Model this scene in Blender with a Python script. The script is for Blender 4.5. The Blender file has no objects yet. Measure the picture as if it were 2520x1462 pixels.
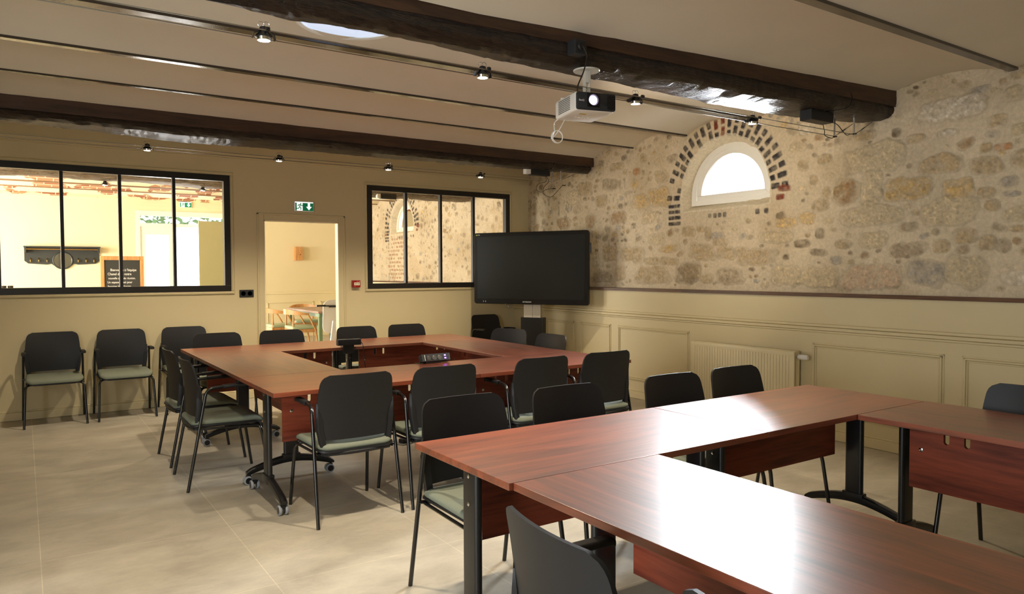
import bpy, bmesh, math, random
import numpy as np
from mathutils import Vector, Matrix, noise as mnoise
random.seed(7)
PI = math.pi
SC = bpy.context.scene
COL = SC.collection

# ------------------------------------------------------------------ helpers
def lin(r, g, b):
    f = lambda c: c / 12.92 if c <= 0.04045 else ((c + 0.055) / 1.055) ** 2.4
    return (f(r / 255), f(g / 255), f(b / 255), 1.0)

def mat(name, color, rough=0.5, metal=0.0, spec=0.5, bump=None, var=None, emit=None, coat=0.0):
    m = bpy.data.materials.new(name); m.use_nodes = True
    nt = m.node_tree; N = nt.nodes; L = nt.links
    b = N['Principled BSDF']
    b.inputs['Base Color'].default_value = color
    b.inputs['Roughness'].default_value = rough
    b.inputs['Metallic'].default_value = metal
    b.inputs['Specular IOR Level'].default_value = spec
    b.inputs['Coat Weight'].default_value = coat
    if emit:
        b.inputs['Emission Color'].default_value = emit[0]
        b.inputs['Emission Strength'].default_value = emit[1]
    tc = N.new('ShaderNodeTexCoord')
    if var:            # (scale, amount) soft colour variation of the surface
        n = N.new('ShaderNodeTexNoise'); n.inputs['Scale'].default_value = var[0]; n.inputs['Detail'].default_value = 6
        L.new(tc.outputs['Object'], n.inputs['Vector'])
        hs = N.new('ShaderNodeHueSaturation'); hs.inputs['Color'].default_value = color
        mr = N.new('ShaderNodeMapRange'); mr.inputs['To Min'].default_value = 1 - var[1]; mr.inputs['To Max'].default_value = 1 + var[1]
        L.new(n.outputs['Fac'], mr.inputs['Value']); L.new(mr.outputs['Result'], hs.inputs['Value'])
        L.new(hs.outputs['Color'], b.inputs['Base Color'])
    if bump:           # (scale, strength)
        n = N.new('ShaderNodeTexNoise'); n.inputs['Scale'].default_value = bump[0]; n.inputs['Detail'].default_value = 5
        L.new(tc.outputs['Object'], n.inputs['Vector'])
        bp = N.new('ShaderNodeBump'); bp.inputs['Strength'].default_value = bump[1]; bp.inputs['Distance'].default_value = 0.01
        L.new(n.outputs['Fac'], bp.inputs['Height']); L.new(bp.outputs['Normal'], b.inputs['Normal'])
    return m

def wood_mat(name, c1, c2, rough, axis=0, scale=1.0, coat=0.0, bumpy=0.0, spec=0.5):
    m = bpy.data.materials.new(name); m.use_nodes = True
    nt = m.node_tree; N = nt.nodes; L = nt.links; b = N['Principled BSDF']
    tc = N.new('ShaderNodeTexCoord'); mp = N.new('ShaderNodeMapping')
    s = [9.0 * scale] * 3; s[axis] = 0.7 * scale
    mp.inputs['Scale'].default_value = s
    L.new(tc.outputs['Object'], mp.inputs['Vector'])
    n1 = N.new('ShaderNodeTexNoise'); n1.inputs['Scale'].default_value = 1.6; n1.inputs['Detail'].default_value = 5; n1.inputs['Distortion'].default_value = 1.2
    n2 = N.new('ShaderNodeTexNoise'); n2.inputs['Scale'].default_value = 9.0; n2.inputs['Detail'].default_value = 3
    L.new(mp.outputs['Vector'], n1.inputs['Vector']); L.new(mp.outputs['Vector'], n2.inputs['Vector'])
    mx = N.new('ShaderNodeMath'); mx.operation = 'MULTIPLY_ADD'; mx.inputs[1].default_value = 0.35
    L.new(n2.outputs['Fac'], mx.inputs[0]); 
    sc = N.new('ShaderNodeMath'); sc.operation = 'MULTIPLY'; sc.inputs[1].default_value = 0.65
    L.new(n1.outputs['Fac'], sc.inputs[0]); L.new(sc.outputs[0], mx.inputs[2])
    cr = N.new('ShaderNodeValToRGB'); cr.color_ramp.elements[0].position = 0.38; cr.color_ramp.elements[1].position = 0.60
    cr.color_ramp.elements[0].color = c1; cr.color_ramp.elements[1].color = c2
    L.new(mx.outputs[0], cr.inputs['Fac']); L.new(cr.outputs['Color'], b.inputs['Base Color'])
    b.inputs['Roughness'].default_value = rough; b.inputs['Coat Weight'].default_value = coat; b.inputs['Coat Roughness'].default_value = 0.30; b.inputs['Coat IOR'].default_value = 1.6
    b.inputs['Specular IOR Level'].default_value = spec
    if bumpy:
        bp = N.new('ShaderNodeBump'); bp.inputs['Strength'].default_value = bumpy; bp.inputs['Distance'].default_value = 0.035
        L.new(mx.outputs[0], bp.inputs['Height']); L.new(bp.outputs['Normal'], b.inputs['Normal'])
    return m

class MB:
    """collects shapes; build() links them as ONE mesh object"""
    def __init__(s):
        s.bm = bmesh.new(); s.mi = 0
    def _tag(s, faces):
        for f in faces: f.material_index = s.mi
    def box(s, x0, x1, y0, y1, z0, z1, bevel=0.0, M=None):
        v = [s.bm.verts.new((x, y, z)) for z in (z0, z1) for y in (y0, y1) for x in (x0, x1)]
        q = [(0, 2, 3, 1), (4, 5, 7, 6), (0, 1, 5, 4), (2, 6, 7, 3), (0, 4, 6, 2), (1, 3, 7, 5)]
        fs = [s.bm.faces.new([v[i] for i in f]) for f in q]
        s._tag(fs)
        if bevel:
            ed = list({e for f in fs for e in f.edges})
            r = bmesh.ops.bevel(s.bm, geom=ed, offset=bevel, segments=2, affect='EDGES', profile=0.6)
            s._tag(r['faces'])
            v = list({vv for f in r['faces'] for vv in f.verts} | {vv for vv in v if vv.is_valid})
        if M is not None:
            bmesh.ops.transform(s.bm, matrix=M, verts=[a for a in v if a.is_valid])
        return s
    def tube(s, pts, r, seg=10, closed=False, cap=True, flat=None):
        """round bar through points; r may be a list; flat=(ax,ay) scales the section"""
        P = [Vector(p) for p in pts]; n = len(P)
        rs = r if isinstance(r, (list, tuple)) else [r] * n
        rings = []; prev = None
        for i in range(n):
            if closed: t = (P[(i + 1) % n] - P[i - 1])
            elif i == 0: t = P[1] - P[0]
            elif i == n - 1: t = P[-1] - P[-2]
            else: t = (P[i + 1] - P[i]).normalized() + (P[i] - P[i - 1]).normalized()
            t.normalize()
            if prev is None:
                a = Vector((0, 0, 1)) if abs(t.z) < 0.9 else Vector((1, 0, 0))
                u = t.cross(a).normalized()
            else:
                u = (prev - t * prev.dot(t)).normalized()
            prev = u; w = t.cross(u)
            ring = []
            for k in range(seg):
                an = 2 * PI * k / seg
                ring.append(s.bm.verts.new(P[i] + (u * math.cos(an) + w * math.sin(an)) * rs[i]))
            rings.append(ring)
        fs = []
        for i in range(n if closed else n - 1):
            A = rings[i]; B = rings[(i + 1) % n]
            for k in range(seg):
                fs.append(s.bm.faces.new((A[k], A[(k + 1) % seg], B[(k + 1) % seg], B[k])))
        if cap and not closed:
            fs.append(s.bm.faces.new(rings[0][::-1])); fs.append(s.bm.faces.new(rings[-1]))
        s._tag(fs); return s
    def cyl(s, p0, p1, r, seg=16, r1=None):
        return s.tube([p0, p1], [r, r if r1 is None else r1], seg)
    def lathe(s, prof, c=(0, 0, 0), axis='z', seg=24, cap=True):
        """prof: list of (radius, height)"""
        rings = []
        for (r, h) in prof:
            ring = []
            for k in range(seg):
                a = 2 * PI * k / seg; x, y = r * math.cos(a), r * math.sin(a)
                p = {'z': (x, y, h), 'x': (h, x, y), 'y': (x, h, y)}[axis]
                ring.append(s.bm.verts.new((c[0] + p[0], c[1] + p[1], c[2] + p[2])))
            rings.append(ring)
        fs = []
        for A, B in zip(rings, rings[1:]):
            for k in range(seg): fs.append(s.bm.faces.new((A[k], A[(k + 1) % seg], B[(k + 1) % seg], B[k])))
        if cap: fs.append(s.bm.faces.new(rings[0][::-1])); fs.append(s.bm.faces.new(rings[-1]))
        s._tag(fs); return s
    def prism(s, poly, f0, f1):
        """poly: 2-D points; f0/f1 map (u,v) to the two end positions"""
        A = [s.bm.verts.new(f0(u, v)) for u, v in poly]; B = [s.bm.verts.new(f1(u, v)) for u, v in poly]
        n = len(poly); fs = [s.bm.faces.new(A[::-1]), s.bm.faces.new(B)]
        for i in range(n): fs.append(s.bm.faces.new((A[i], A[(i + 1) % n], B[(i + 1) % n], B[i])))
        s._tag(fs); return s
    def loft(s, rings, closed_ring=True, caps=True):
        R = [[s.bm.verts.new(p) for p in ring] for ring in rings]; fs = []
        n = len(R[0])
        for A, B in zip(R, R[1:]):
            for k in range(n if closed_ring else n - 1):
                fs.append(s.bm.faces.new((A[k], A[(k + 1) % n], B[(k + 1) % n], B[k])))
        if caps and closed_ring:
            fs.append(s.bm.faces.new(R[0][::-1])); fs.append(s.bm.faces.new(R[-1]))
        s._tag(fs); return s
    def quad(s, *pts):
        f = s.bm.faces.new([s.bm.verts.new(p) for p in pts]); s._tag([f]); return s
    def build(s, name, m, parent=None, smooth=40, label=None):
        bmesh.ops.recalc_face_normals(s.bm, faces=s.bm.faces[:])
        if smooth:
            lim = math.radians(smooth)
            for f in s.bm.faces: f.smooth = True
            for e in s.bm.edges:
                e.smooth = len(e.link_faces) == 2 and e.calc_face_angle(3.2) < lim
        me = bpy.data.meshes.new(name); s.bm.to_mesh(me); s.bm.free()
        for x in (m if isinstance(m, (list, tuple)) else [m]): me.materials.append(x)
        o = bpy.data.objects.new(name, me); COL.objects.link(o)
        if parent: o.parent = parent
        if label: o['label'] = label
        return o

def tag(o, label=None, cat=None, group=None, kind=None):
    if label: o['label'] = label
    if cat: o['category'] = cat
    if group: o['group'] = group
    if kind: o['kind'] = kind
    return o

def thing(name, label, cat, loc=(0, 0, 0), rotz=0.0, group=None, kind=None):
    o = bpy.data.objects.new(name, None); COL.objects.link(o)
    o.empty_display_size = 0.1
    o.location = loc; o.rotation_euler = (0, 0, rotz)
    return tag(o, label, cat, group, kind)

def struct(name, loc=(0, 0, 0)):
    return thing(name, None, None, loc, 0, None, 'structure')

def children(o): return [c for c in bpy.data.objects if c.parent == o]

def copy_tree(o, parent=None):
    c = o.copy(); COL.objects.link(c); c.parent = parent
    for ch in children(o): copy_tree(ch, c)
    return c

def text(name, s, size, m, parent, M, ext=0.0008, align='LEFT', sx=1.0):
    cu = bpy.data.curves.new(name, 'FONT'); cu.body = s; cu.size = size; cu.extrude = ext; cu.align_x = align
    o = bpy.data.objects.new(name + '_curve', cu); COL.objects.link(o)
    bpy.context.view_layer.update()
    me = bpy.data.meshes.new_from_object(o.evaluated_get(bpy.context.evaluated_depsgraph_get()))
    me.name = name
    bpy.data.objects.remove(o); bpy.data.curves.remove(cu)
    me.transform(M @ Matrix.Diagonal((sx, 1, 1, 1)))
    me.materials.clear(); me.materials.append(m)
    t = bpy.data.objects.new(name, me); COL.objects.link(t)
    if parent: t.parent = parent
    return t

def rrect(x0, x1, y0, y1, r, n=5):
    out = []
    for cx, cy, a0 in ((x1 - r, y1 - r, 0), (x0 + r, y1 - r, 90), (x0 + r, y0 + r, 180), (x1 - r, y0 + r, 270)):
        for k in range(n + 1):
            a = math.radians(a0 + 90 * k / n); out.append((cx + r * math.cos(a), cy + r * math.sin(a)))
    return out

def bez(p0, p1, p2, n=6):
    p0, p1, p2 = Vector(p0), Vector(p1), Vector(p2)
    return [tuple(p0 * (1 - t) ** 2 + p1 * 2 * t * (1 - t) + p2 * t * t) for t in [i / n for i in range(n + 1)]]

def fnoise(x, y, z=0.0): return mnoise.noise(Vector((x, y, z)))

def spline(pts, n=8):
    P = [Vector(p) for p in pts]; P = [P[0] * 2 - P[1]] + P + [P[-1] * 2 - P[-2]]; out = []
    for i in range(1, len(P) - 2):
        for k in range(n):
            t = k / n; a, b, c, d = P[i - 1:i + 3]
            out.append(tuple(0.5 * ((2 * b) + (c - a) * t + (2 * a - 5 * b + 4 * c - d) * t * t + (3 * b - a - 3 * c + d) * t ** 3)))
    out.append(tuple(P[-2])); return out

# ------------------------------------------------------------------ camera
F_PX, YAW, PITCH, ROLL = 1791.86, math.radians(33.905), math.radians(-2.011), math.radians(-0.17829)
cy_, sy_, cp_, sp_ = math.cos(YAW), math.sin(YAW), math.cos(PITCH), math.sin(PITCH)
fw = Vector((sy_ * cp_, cy_ * cp_, sp_)); r0 = Vector((cy_, -sy_, 0)); u0 = r0.cross(fw)
cR = r0 * math.cos(ROLL) + u0 * math.sin(ROLL); cU = u0 * math.cos(ROLL) - r0 * math.sin(ROLL)
cam = bpy.data.cameras.new('camera'); camo = bpy.data.objects.new('camera', cam); COL.objects.link(camo)
M = Matrix((cR, cU, -fw)).transposed().to_4x4(); M.translation = Vector((0, 0, 1.44))
camo.matrix_world = M
cam.sensor_width = 36.0; cam.sensor_fit = 'HORIZONTAL'; cam.lens = F_PX / 2520 * 36.0; cam.clip_start = 0.05
SC.camera = camo

# ------------------------------------------------------------------ materials
PAINT = mat('khaki_wall_paint', lin(208, 193, 152), 0.55, var=(3, 0.03), bump=(60, 0.03))
CREAM = mat('cream_wall_paint', lin(230, 218, 180), 0.6, var=(3, 0.03))
CEIL = mat('ceiling_plaster', lin(222, 213, 194), 0.75, var=(2.5, 0.06), bump=(6, 0.12))
BLACKF = mat('black_window_metal', lin(30, 28, 25), 0.4)
BSTEEL = mat('black_powder_steel', lin(20, 20, 21), 0.32, spec=0.6)
BTUBE = mat('black_gloss_tube', lin(12, 12, 13), 0.22, spec=0.7)
BPLAST = mat('black_chair_plastic', lin(26, 26, 28), 0.5, spec=0.4, bump=(900, 0.06))
BPAD = mat('black_arm_pad', lin(18, 18, 18), 0.6)
SAGE = mat('sage_seat_fabric', lin(116, 122, 106), 0.8, var=(40, 0.06), bump=(700, 0.15))
CHROME = mat('chrome', lin(215, 215, 215), 0.15, 1.0)
STEEL = mat('brushed_steel', lin(170, 168, 160), 0.35, 1.0)
GREYRUB = mat('grey_castor_tread', lin(150, 153, 158), 0.5)
WHITE = mat('white_plastic', lin(225, 222, 215), 0.4)
PVC = mat('white_window_frame', lin(232, 228, 215), 0.35)
RADI = mat('radiator_enamel', lin(222, 208, 168), 0.35)
SCREEN = mat('dark_screen_glass', lin(18, 20, 17), 0.33, spec=0.35, coat=0.0)
GLOSSB = mat('gloss_black_bezel', lin(12, 12, 12), 0.25)
DARKG = mat('dark_grey_plastic', lin(40, 41, 43), 0.55, spec=0.35)
MAHOG = wood_mat('mahogany_laminate', lin(94, 44, 25), lin(148, 72, 41), 0.42, 0, 0.8, 0.9, 0.0, 0.6)
MAHOGP = wood_mat('mahogany_panel', lin(100, 40, 26), lin(150, 70, 46), 0.42, 0, 0.8)
OLDBEAM = wood_mat('old_oak_beam', lin(20, 15, 11), lin(62, 48, 36), 0.34, 0, 5.0, 0.0, 1.0)
BOARD = wood_mat('stained_beam_board', lin(44, 29, 18), lin(70, 46, 29), 0.55, 0, 1.2)
LEDGE = wood_mat('stained_oak_ledge', lin(70, 44, 22), lin(100, 66, 36), 0.45, 1, 1.5)
OAK = wood_mat('light_oak', lin(186, 132, 78), lin(216, 164, 104), 0.45, 2, 2.0)
RED = mat('red_alarm_plastic', lin(150, 22, 16), 0.4)
GREEN = mat('exit_sign_green', lin(0, 135, 90), 0.4, emit=(lin(0, 135, 90), 0.25))
SIGNW = mat('exit_sign_white', lin(245, 245, 240), 0.4, emit=((1, 1, 1, 1), 0.9))
CHALKB = mat('chalkboard_black', lin(52, 54, 52), 0.7)
CHALK = mat('chalk_white', lin(250, 250, 245), 0.9)
LENSE = mat('projector_lens_light', lin(200, 190, 255), 0.1, emit=((0.75, 0.65, 1.0, 1), 6.0))
USBL = mat('usb_purple_light', lin(120, 70, 255), 0.3, emit=((0.30, 0.10, 1.0, 1), 9.0))
BULB = mat('lit_lamp_glass', (1, 0.9, 0.7, 1), 0.3, emit=((1.0, 0.86, 0.62, 1), 60.0))
SKYL = mat('skylight_diffuser', lin(200, 215, 240), 0.3, emit=((0.62, 0.76, 1.0, 1), 0.75))
GREENP = mat('green_painted_steel', lin(120, 145, 105), 0.4)
LEAFC = mat('garden_foliage', lin(95, 120, 70), 0.7, var=(6, 0.5))
KHAKID = mat('khaki_door_leaf', lin(172, 165, 118), 0.5)
BRASS = mat('brass_hook', lin(190, 150, 80), 0.3, 1.0)
MIRROR = mat('mirror_glass', lin(230, 230, 228), 0.04, 1.0)

def glass_mat():
    m = bpy.data.materials.new('clear_pane'); m.use_nodes = True
    nt = m.node_tree; N = nt.nodes; L = nt.links
    for n in list(N): N.remove(n)
    out = N.new('ShaderNodeOutputMaterial'); mx = N.new('ShaderNodeMixShader')
    tr = N.new('ShaderNodeBsdfTransparent'); gl = N.new('ShaderNodeBsdfGlossy'); gl.inputs['Roughness'].default_value = 0.01
    fr = N.new('ShaderNodeFresnel'); fr.inputs['IOR'].default_value = 1.45
    L.new(fr.outputs[0], mx.inputs[0]); L.new(tr.outputs[0], mx.inputs[1]); L.new(gl.outputs[0], mx.inputs[2]); L.new(mx.outputs[0], out.inputs[0])
    return m
GLASS = glass_mat()

def floor_mat():
    m = bpy.data.materials.new('concrete_look_tiles'); m.use_nodes = True
    nt = m.node_tree; N = nt.nodes; L = nt.links; b = N['Principled BSDF']
    tc = N.new('ShaderNodeTexCoord'); mp = N.new('ShaderNodeMapping')
    mp.inputs['Location'].default_value = (-0.045, -2.44, 0)
    L.new(tc.outputs['Object'], mp.inputs['Vector'])
    br = N.new('ShaderNodeTexBrick'); br.offset = 0.0; br.squash = 1.0
    br.inputs['Scale'].default_value = 1.0; br.inputs['Brick Width'].default_value = 0.897; br.inputs['Row Height'].default_value = 0.922
    br.inputs['Mortar Size'].default_value = 0.0022; br.inputs['Mortar Smooth'].default_value = 0.1
    br.inputs['Color1'].default_value = (1, 1, 1, 1); br.inputs['Color2'].default_value = (0.86, 0.86, 0.86, 1); br.inputs['Mortar'].default_value = (1.28, 1.27, 1.22, 1)
    L.new(mp.outputs['Vector'], br.inputs['Vector'])
    m2 = N.new('ShaderNodeMapping'); m2.inputs['Scale'].default_value = (0.9, 1.5, 1)
    L.new(tc.outputs['Object'], m2.inputs['Vector'])
    n1 = N.new('ShaderNodeTexNoise'); n1.inputs['Scale'].default_value = 2.6; n1.inputs['Detail'].default_value = 12; n1.inputs['Roughness'].default_value = 0.72; n1.inputs['Distortion'].default_value = 0.25
    L.new(m2.outputs['Vector'], n1.inputs['Vector'])
    cr = N.new('ShaderNodeValToRGB'); e = cr.color_ramp.elements
    e[0].position = 0.30; e[1].position = 0.72; e[0].color = lin(156, 148, 132); e[1].color = lin(200, 191, 172)
    L.new(n1.outputs['Fac'], cr.inputs['Fac'])
    mx = N.new('ShaderNodeMix'); mx.data_type = 'RGBA'; mx.blend_type = 'MULTIPLY'; mx.inputs['Factor'].default_value = 1.0
    L.new(cr.outputs['Color'], mx.inputs['A']); L.new(br.outputs['Color'], mx.inputs['B'])
    L.new(mx.outputs['Result'], b.inputs['Base Color'])
    b.inputs['Roughness'].default_value = 0.42
    rr = N.new('ShaderNodeMapRange'); rr.inputs['To Min'].default_value = 0.34; rr.inputs['To Max'].default_value = 0.55
    L.new(n1.outputs['Fac'], rr.inputs['Value']); L.new(rr.outputs['Result'], b.inputs['Roughness'])
    bp = N.new('ShaderNodeBump'); bp.inputs['Strength'].default_value = 0.25; bp.inputs['Distance'].default_value = 0.002; bp.invert = True
    L.new(br.outputs['Fac'], bp.inputs['Height']); L.new(bp.outputs['Normal'], b.inputs['Normal'])
    return m
FLOOR = floor_mat()

def stone_mat(name):
    m = bpy.data.materials.new(name); m.use_nodes = True
    nt = m.node_tree; N = nt.nodes; L = nt.links; b = N['Principled BSDF']
    at = N.new('ShaderNodeVertexColor'); at.layer_name = 'stone'
    tc = N.new('ShaderNodeTexCoord')
    n1 = N.new('ShaderNodeTexNoise'); n1.inputs['Scale'].default_value = 38; n1.inputs['Detail'].default_value = 7; n1.inputs['Roughness'].default_value = 0.65
    L.new(tc.outputs['Object'], n1.inputs['Vector'])
    mr = N.new('ShaderNodeMapRange'); mr.inputs['From Min'].default_value = 0.3; mr.inputs['From Max'].default_value = 0.7; mr.inputs['To Min'].default_value = 0.84; mr.inputs['To Max'].default_value = 1.12
    L.new(n1.outputs['Fac'], mr.inputs['Value'])
    hs = N.new('ShaderNodeHueSaturation'); L.new(at.outputs['Color'], hs.inputs['Color']); L.new(mr.outputs['Result'], hs.inputs['Value'])
    L.new(hs.outputs['Color'], b.inputs['Base Color']); b.inputs['Roughness'].default_value = 0.9; b.inputs['Specular IOR Level'].default_value = 0.2
    n2 = N.new('ShaderNodeTexNoise'); n2.inputs['Scale'].default_value = 120; n2.inputs['Detail'].default_value = 6
    L.new(tc.outputs['Object'], n2.inputs['Vector'])
    bp = N.new('ShaderNodeBump'); bp.inputs['Strength'].default_value = 0.35; bp.inputs['Distance'].default_value = 0.006
    L.new(n2.outputs['Fac'], bp.inputs['Height']); L.new(bp.outputs['Normal'], b.inputs['Normal'])
    return m
STONE = stone_mat('rubble_stone_and_lime_mortar')
REAR_W, ARCH_W, FAR_W, EXPO, WORLD = 110, 2600, 400, -.05, 4
# ------------------------------------------------------------------ the room
XL, YR, YB, ZT = -2.3, -3.2, 8.55, 3.2
xs = lambda y: 5.712 + 0.060 * max(0, y - 3.2) + 0.021 * min(0, y - 3.2)      # stone face of the right wall
xl = lambda y: 5.68 + 0.021 * (y - 3.2)      # painted lining below it

f = MB(); f.box(-3.6, 7.2, YR - .2, 17.4, -0.12, 0.0)
tag(f.build('floor', FLOOR, smooth=0), kind='structure')

# openings of the back wall: (x0, x1, z0, z1)
W1 = (-0.235, 1.945, 1.228, 2.52); D1 = (2.311, 3.205, 0.0, 2.04); W2 = (3.575, 5.705, 1.228, 2.52)
w = MB(); xsn = sorted({-3.6, 6.9, *W1[:2], *D1[:2], *W2[:2]})
for a, b in zip(xsn, xsn[1:]):
    op = [o for o in (W1, D1, W2) if o[0] <= a and b <= o[1]]
    if not op: w.box(a, b, YB, YB + .075, 0, ZT)
    else:
        o = op[0]
        if o[2] > 0: w.box(a, b, YB, YB + .075, 0, o[2])
        w.box(a, b, YB, YB + .075, o[3], ZT)
tag(w.build('wall_back', PAINT, smooth=0), kind='structure')

w = MB()      # side wall left of the camera, with a tall window opening beyond the picture edge
for a, b, op in ((YR, .0, 0), (.0, 2.0, 1), (2.0, YB, 0)):
    if op: w.box(XL - .15, XL, a, b, 0, .3); w.box(XL - .15, XL, a, b, 2.5, ZT)
    else: w.box(XL - .15, XL, a, b, 0, ZT)
tag(w.build('wall_left', PAINT, smooth=0), kind='structure')
w = MB(); w.box(XL - .15, 6.4, YR - .15, YR, 0, ZT); tag(w.build('wall_front', PAINT, smooth=0), kind='structure')

# --- right wall: rubble stone above, painted lining below
def vn(Y, Z, sc, seed):
    rng = np.random.RandomState(seed); G = rng.rand(64, 64)
    y = Y * sc + 17.3; z = Z * sc + 5.1
    yi = np.floor(y).astype(int); zi = np.floor(z).astype(int); fy = y - yi; fz = z - zi
    fy = fy * fy * (3 - 2 * fy); fz = fz * fz * (3 - 2 * fz)
    g = lambda a, b: G[a % 64, b % 64]
    return (g(yi, zi) * (1 - fy) + g(yi + 1, zi) * fy) * (1 - fz) + (g(yi, zi + 1) * (1 - fy) + g(yi + 1, zi + 1) * fy) * fz
def fbm(Y, Z, sc, seed, n=4):
    t = 0; a = 1.0; s = 0
    for i in range(n):
        t = t + a * vn(Y, Z, sc * 2 ** i, seed + i * 13); s += a; a *= .55
    return t / s
SM = lambda e0, e1, x: (lambda t: t * t * (3 - 2 * t))(np.clip((x - e0) / (e1 - e0), 0, 1))
SCOL = {'w': (206, 196, 176), 'p': (192, 174, 138), 't': (168, 145, 106), 'b': (146, 112, 70), 'y': (190, 158, 98), 'k': (142, 124, 98),
        'g': (150, 144, 134), 'o': (172, 112, 52), 'd': (92, 72, 50), 'r': (188, 158, 128), 'R': (122, 58, 40), 'B': (58, 54, 54), 'M': (208, 192, 162), 'C': (150, 88, 58)}
def arch_d(Y, Z, yc, zs, zb, R):
    up = R - np.sqrt((Y - yc) ** 2 + (Z - zs) ** 2); lo = np.minimum(R - np.abs(Y - yc), Z - zb)
    return np.where(Z >= zs, up, lo)
def stone_wall(name, y0, y1, z0, z1, res, xf, stones, nrand, arch, seed, parent=None):
    """plastered rubble: every stone stands proud of the mortar in one relief mesh"""
    ny = int((y1 - y0) / res) + 1; nz = int((z1 - z0) / res) + 1
    Y, Z = np.meshgrid(np.linspace(y0, y1, ny), np.linspace(z0, z1, nz), indexing='ij')
    rng = np.random.RandomState(seed)
    toL = lambda c: np.array(lin(*SCOL[c])[:3])
    H = (fbm(Y, Z, 2.2, seed) - .5) * .02 + (fbm(Y, Z, 14, seed + 5, 3) - .5) * .012
    far = SM(5.0, 8.0, Y)
    H += (fbm(Y, Z, 45, seed + 9, 2) - .5) * (.004 + .010 * far)
    mort = toL('M') * (.86 + .28 * fbm(Y, Z, 3, seed + 3))[..., None]
    tint = SM(.52, .72, fbm(Y, Z, 1.6, seed + 21))[..., None]
    Cc = mort * (1 - .35 * tint) + toL('t') * .35 * tint
    pit = SM(.60, .76, fbm(Y, Z * .6, 24, seed + 33, 3)) * (.12 + .6 * far) * SM(.35, .6, fbm(Y, Z, 3.1, seed + 44, 2))
    Cc = Cc * (1 - .55 * pit)[..., None]; H -= .008 * pit
    cover = np.zeros_like(Y)
    def put(cy, cz, a, b, col, rot=0.0, ex=3.2, h=.008, rough=.016, soft=.20, edge=.40, al=.56):
        r = 1.6 * max(a, b) + .02
        i0, i1 = np.searchsorted(Y[:, 0], [cy - r, cy + r]); k0, k1 = np.searchsorted(Z[0], [cz - r, cz + r])
        if i1 <= i0 or k1 <= k0: return
        S = (slice(i0, i1), slice(k0, k1)); yy = Y[S] - cy; zz = Z[S] - cz
        c, s_ = math.cos(rot), math.sin(rot); u = (yy * c + zz * s_) / a; v = (-yy * s_ + zz * c) / b
        sd = rng.randint(1, 9000)
        dd = (np.abs(u) ** ex + np.abs(v) ** ex) ** (1 / ex) + (fbm(Y[S], Z[S], 9, sd, 3) - .5) * edge * 2
        m = SM(1.0 + soft / 2, 1.0 - soft, dd)
        gro = np.exp(-((dd - 1.06) / .07) ** 2)
        det = fbm(Y[S], Z[S], 26, sd + 4, 4)
        H[S] += m * h + m * (det - .5) * rough * 2 - gro * .004
        k = (m * np.clip(al + .5 * (det - .5) * 2, .1, 1))[..., None]
        fl = fbm(Y[S], Z[S], 55, sd + 7, 2); base = toL(col) * (.62 + .75 * det + .5 * SM(.62, .8, fl) - .35 * SM(.40, .25, fl))[..., None] * rng.uniform(.9, 1.1)
        Cc[S] = Cc[S] * (1 - k) + base * k
        Cc[S] *= (1 - .17 * gro * (al < .7))[..., None]
        cover[S] = np.maximum(cover[S], (dd < 1.12))
    for (cy, cz, a, b, col) in stones: put(cy, cz, a * 1.02, b * 1.02, col, rng.uniform(-.06, .06))
    if arch:
        yc, zs, zb, R = arch
        cover = np.maximum(cover, (arch_d(Y, Z, yc, zs - .02, zb - .12, R + .3) > 0))
    n = 0; tries = 0
    while n < nrand and tries < nrand * 8:
        tries += 1
        cy, cz = rng.uniform(y0 + .03, y1 - .03), rng.uniform(z0 + .05, z1 - .2)
        big = rng.rand() < .14
        a = rng.uniform(.07, .15) if big else rng.uniform(.018, .06); b = a * rng.uniform(.5, .9)
        i = min(int((cy - y0) / res), ny - 1); k = min(int((cz - z0) / res), nz - 1); ia = int(a / res); kb = int(b / res)
        if cover[max(0, i - ia):i + ia + 1, max(0, k - kb):k + kb + 1].any(): continue
        put(cy, cz, a, b, rng.choice(list('pttbkkgydp')), rng.uniform(-.4, .4), 2.4, .005, .012, .4, .5, .38 if a > .06 else .58); n += 1
    if arch:       # the ring of bricks round the window
        nb = 25
        for i in range(nb):
            ph = PI * (i + .5) / nb
            for (ra, rb) in (((.592, .655), (.675, .79)) if i % 2 else ((.592, .70), (.715, .79))):
                if rng.rand() < .10: continue
                rm = (ra + rb) / 2
                put(yc + rm * math.cos(ph), zs - .02 + rm * math.sin(ph), (rb - ra) / 2, .028, ('R' if i in (11, 12) and rng.rand() < .6 else 'B'), ph, 6, .002, .006, .25, .13, .88)
        for i in range(4):   # straight courses below the springing, left jamb
            for dy in (.635, .73):
                if rng.rand() < .1: continue
                put(yc + dy, zs - .065 - .062 * i, .05, .021, rng.choice(list('BBBBR')), 0, 6, .002, .006, .25, .13, .88)
        put(yc - .74, zs - .01, .07, .03, 'R', .06, 5, .003, .006, .25, .22, .85); put(yc - .70, zs - .085, .05, .028, 'R', 0, 5, .002, .006, .25, .22, .85)
        for dy in (.17, .10, .04, -.03, -.44, -.54): put(yc + dy, zb - .075, .026, .026, 'B', 0, 4, .001, .004, .3, .3, .7)
        d = arch_d(Y, Z, yc, zs, zb, R) + (fbm(Y, Z, 12, seed + 70) - .5) * .03
        H -= .17 * SM(-.012, .075, d)
        Cc[:] = np.where((d > -.02)[..., None], Cc * .4 + lin(228, 216, 188)[0:3] * np.array([.6, .6, .6]), Cc)
    X = np.array([xf(v) for v in Y[:, 0]])[:, None] - H
    co = np.stack([X, Y, Z], -1).reshape(-1, 3)
    idx = np.arange(ny * nz).reshape(ny, nz)
    q = np.stack([idx[:-1, :-1], idx[:-1, 1:], idx[1:, 1:], idx[1:, :-1]], -1)
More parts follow.
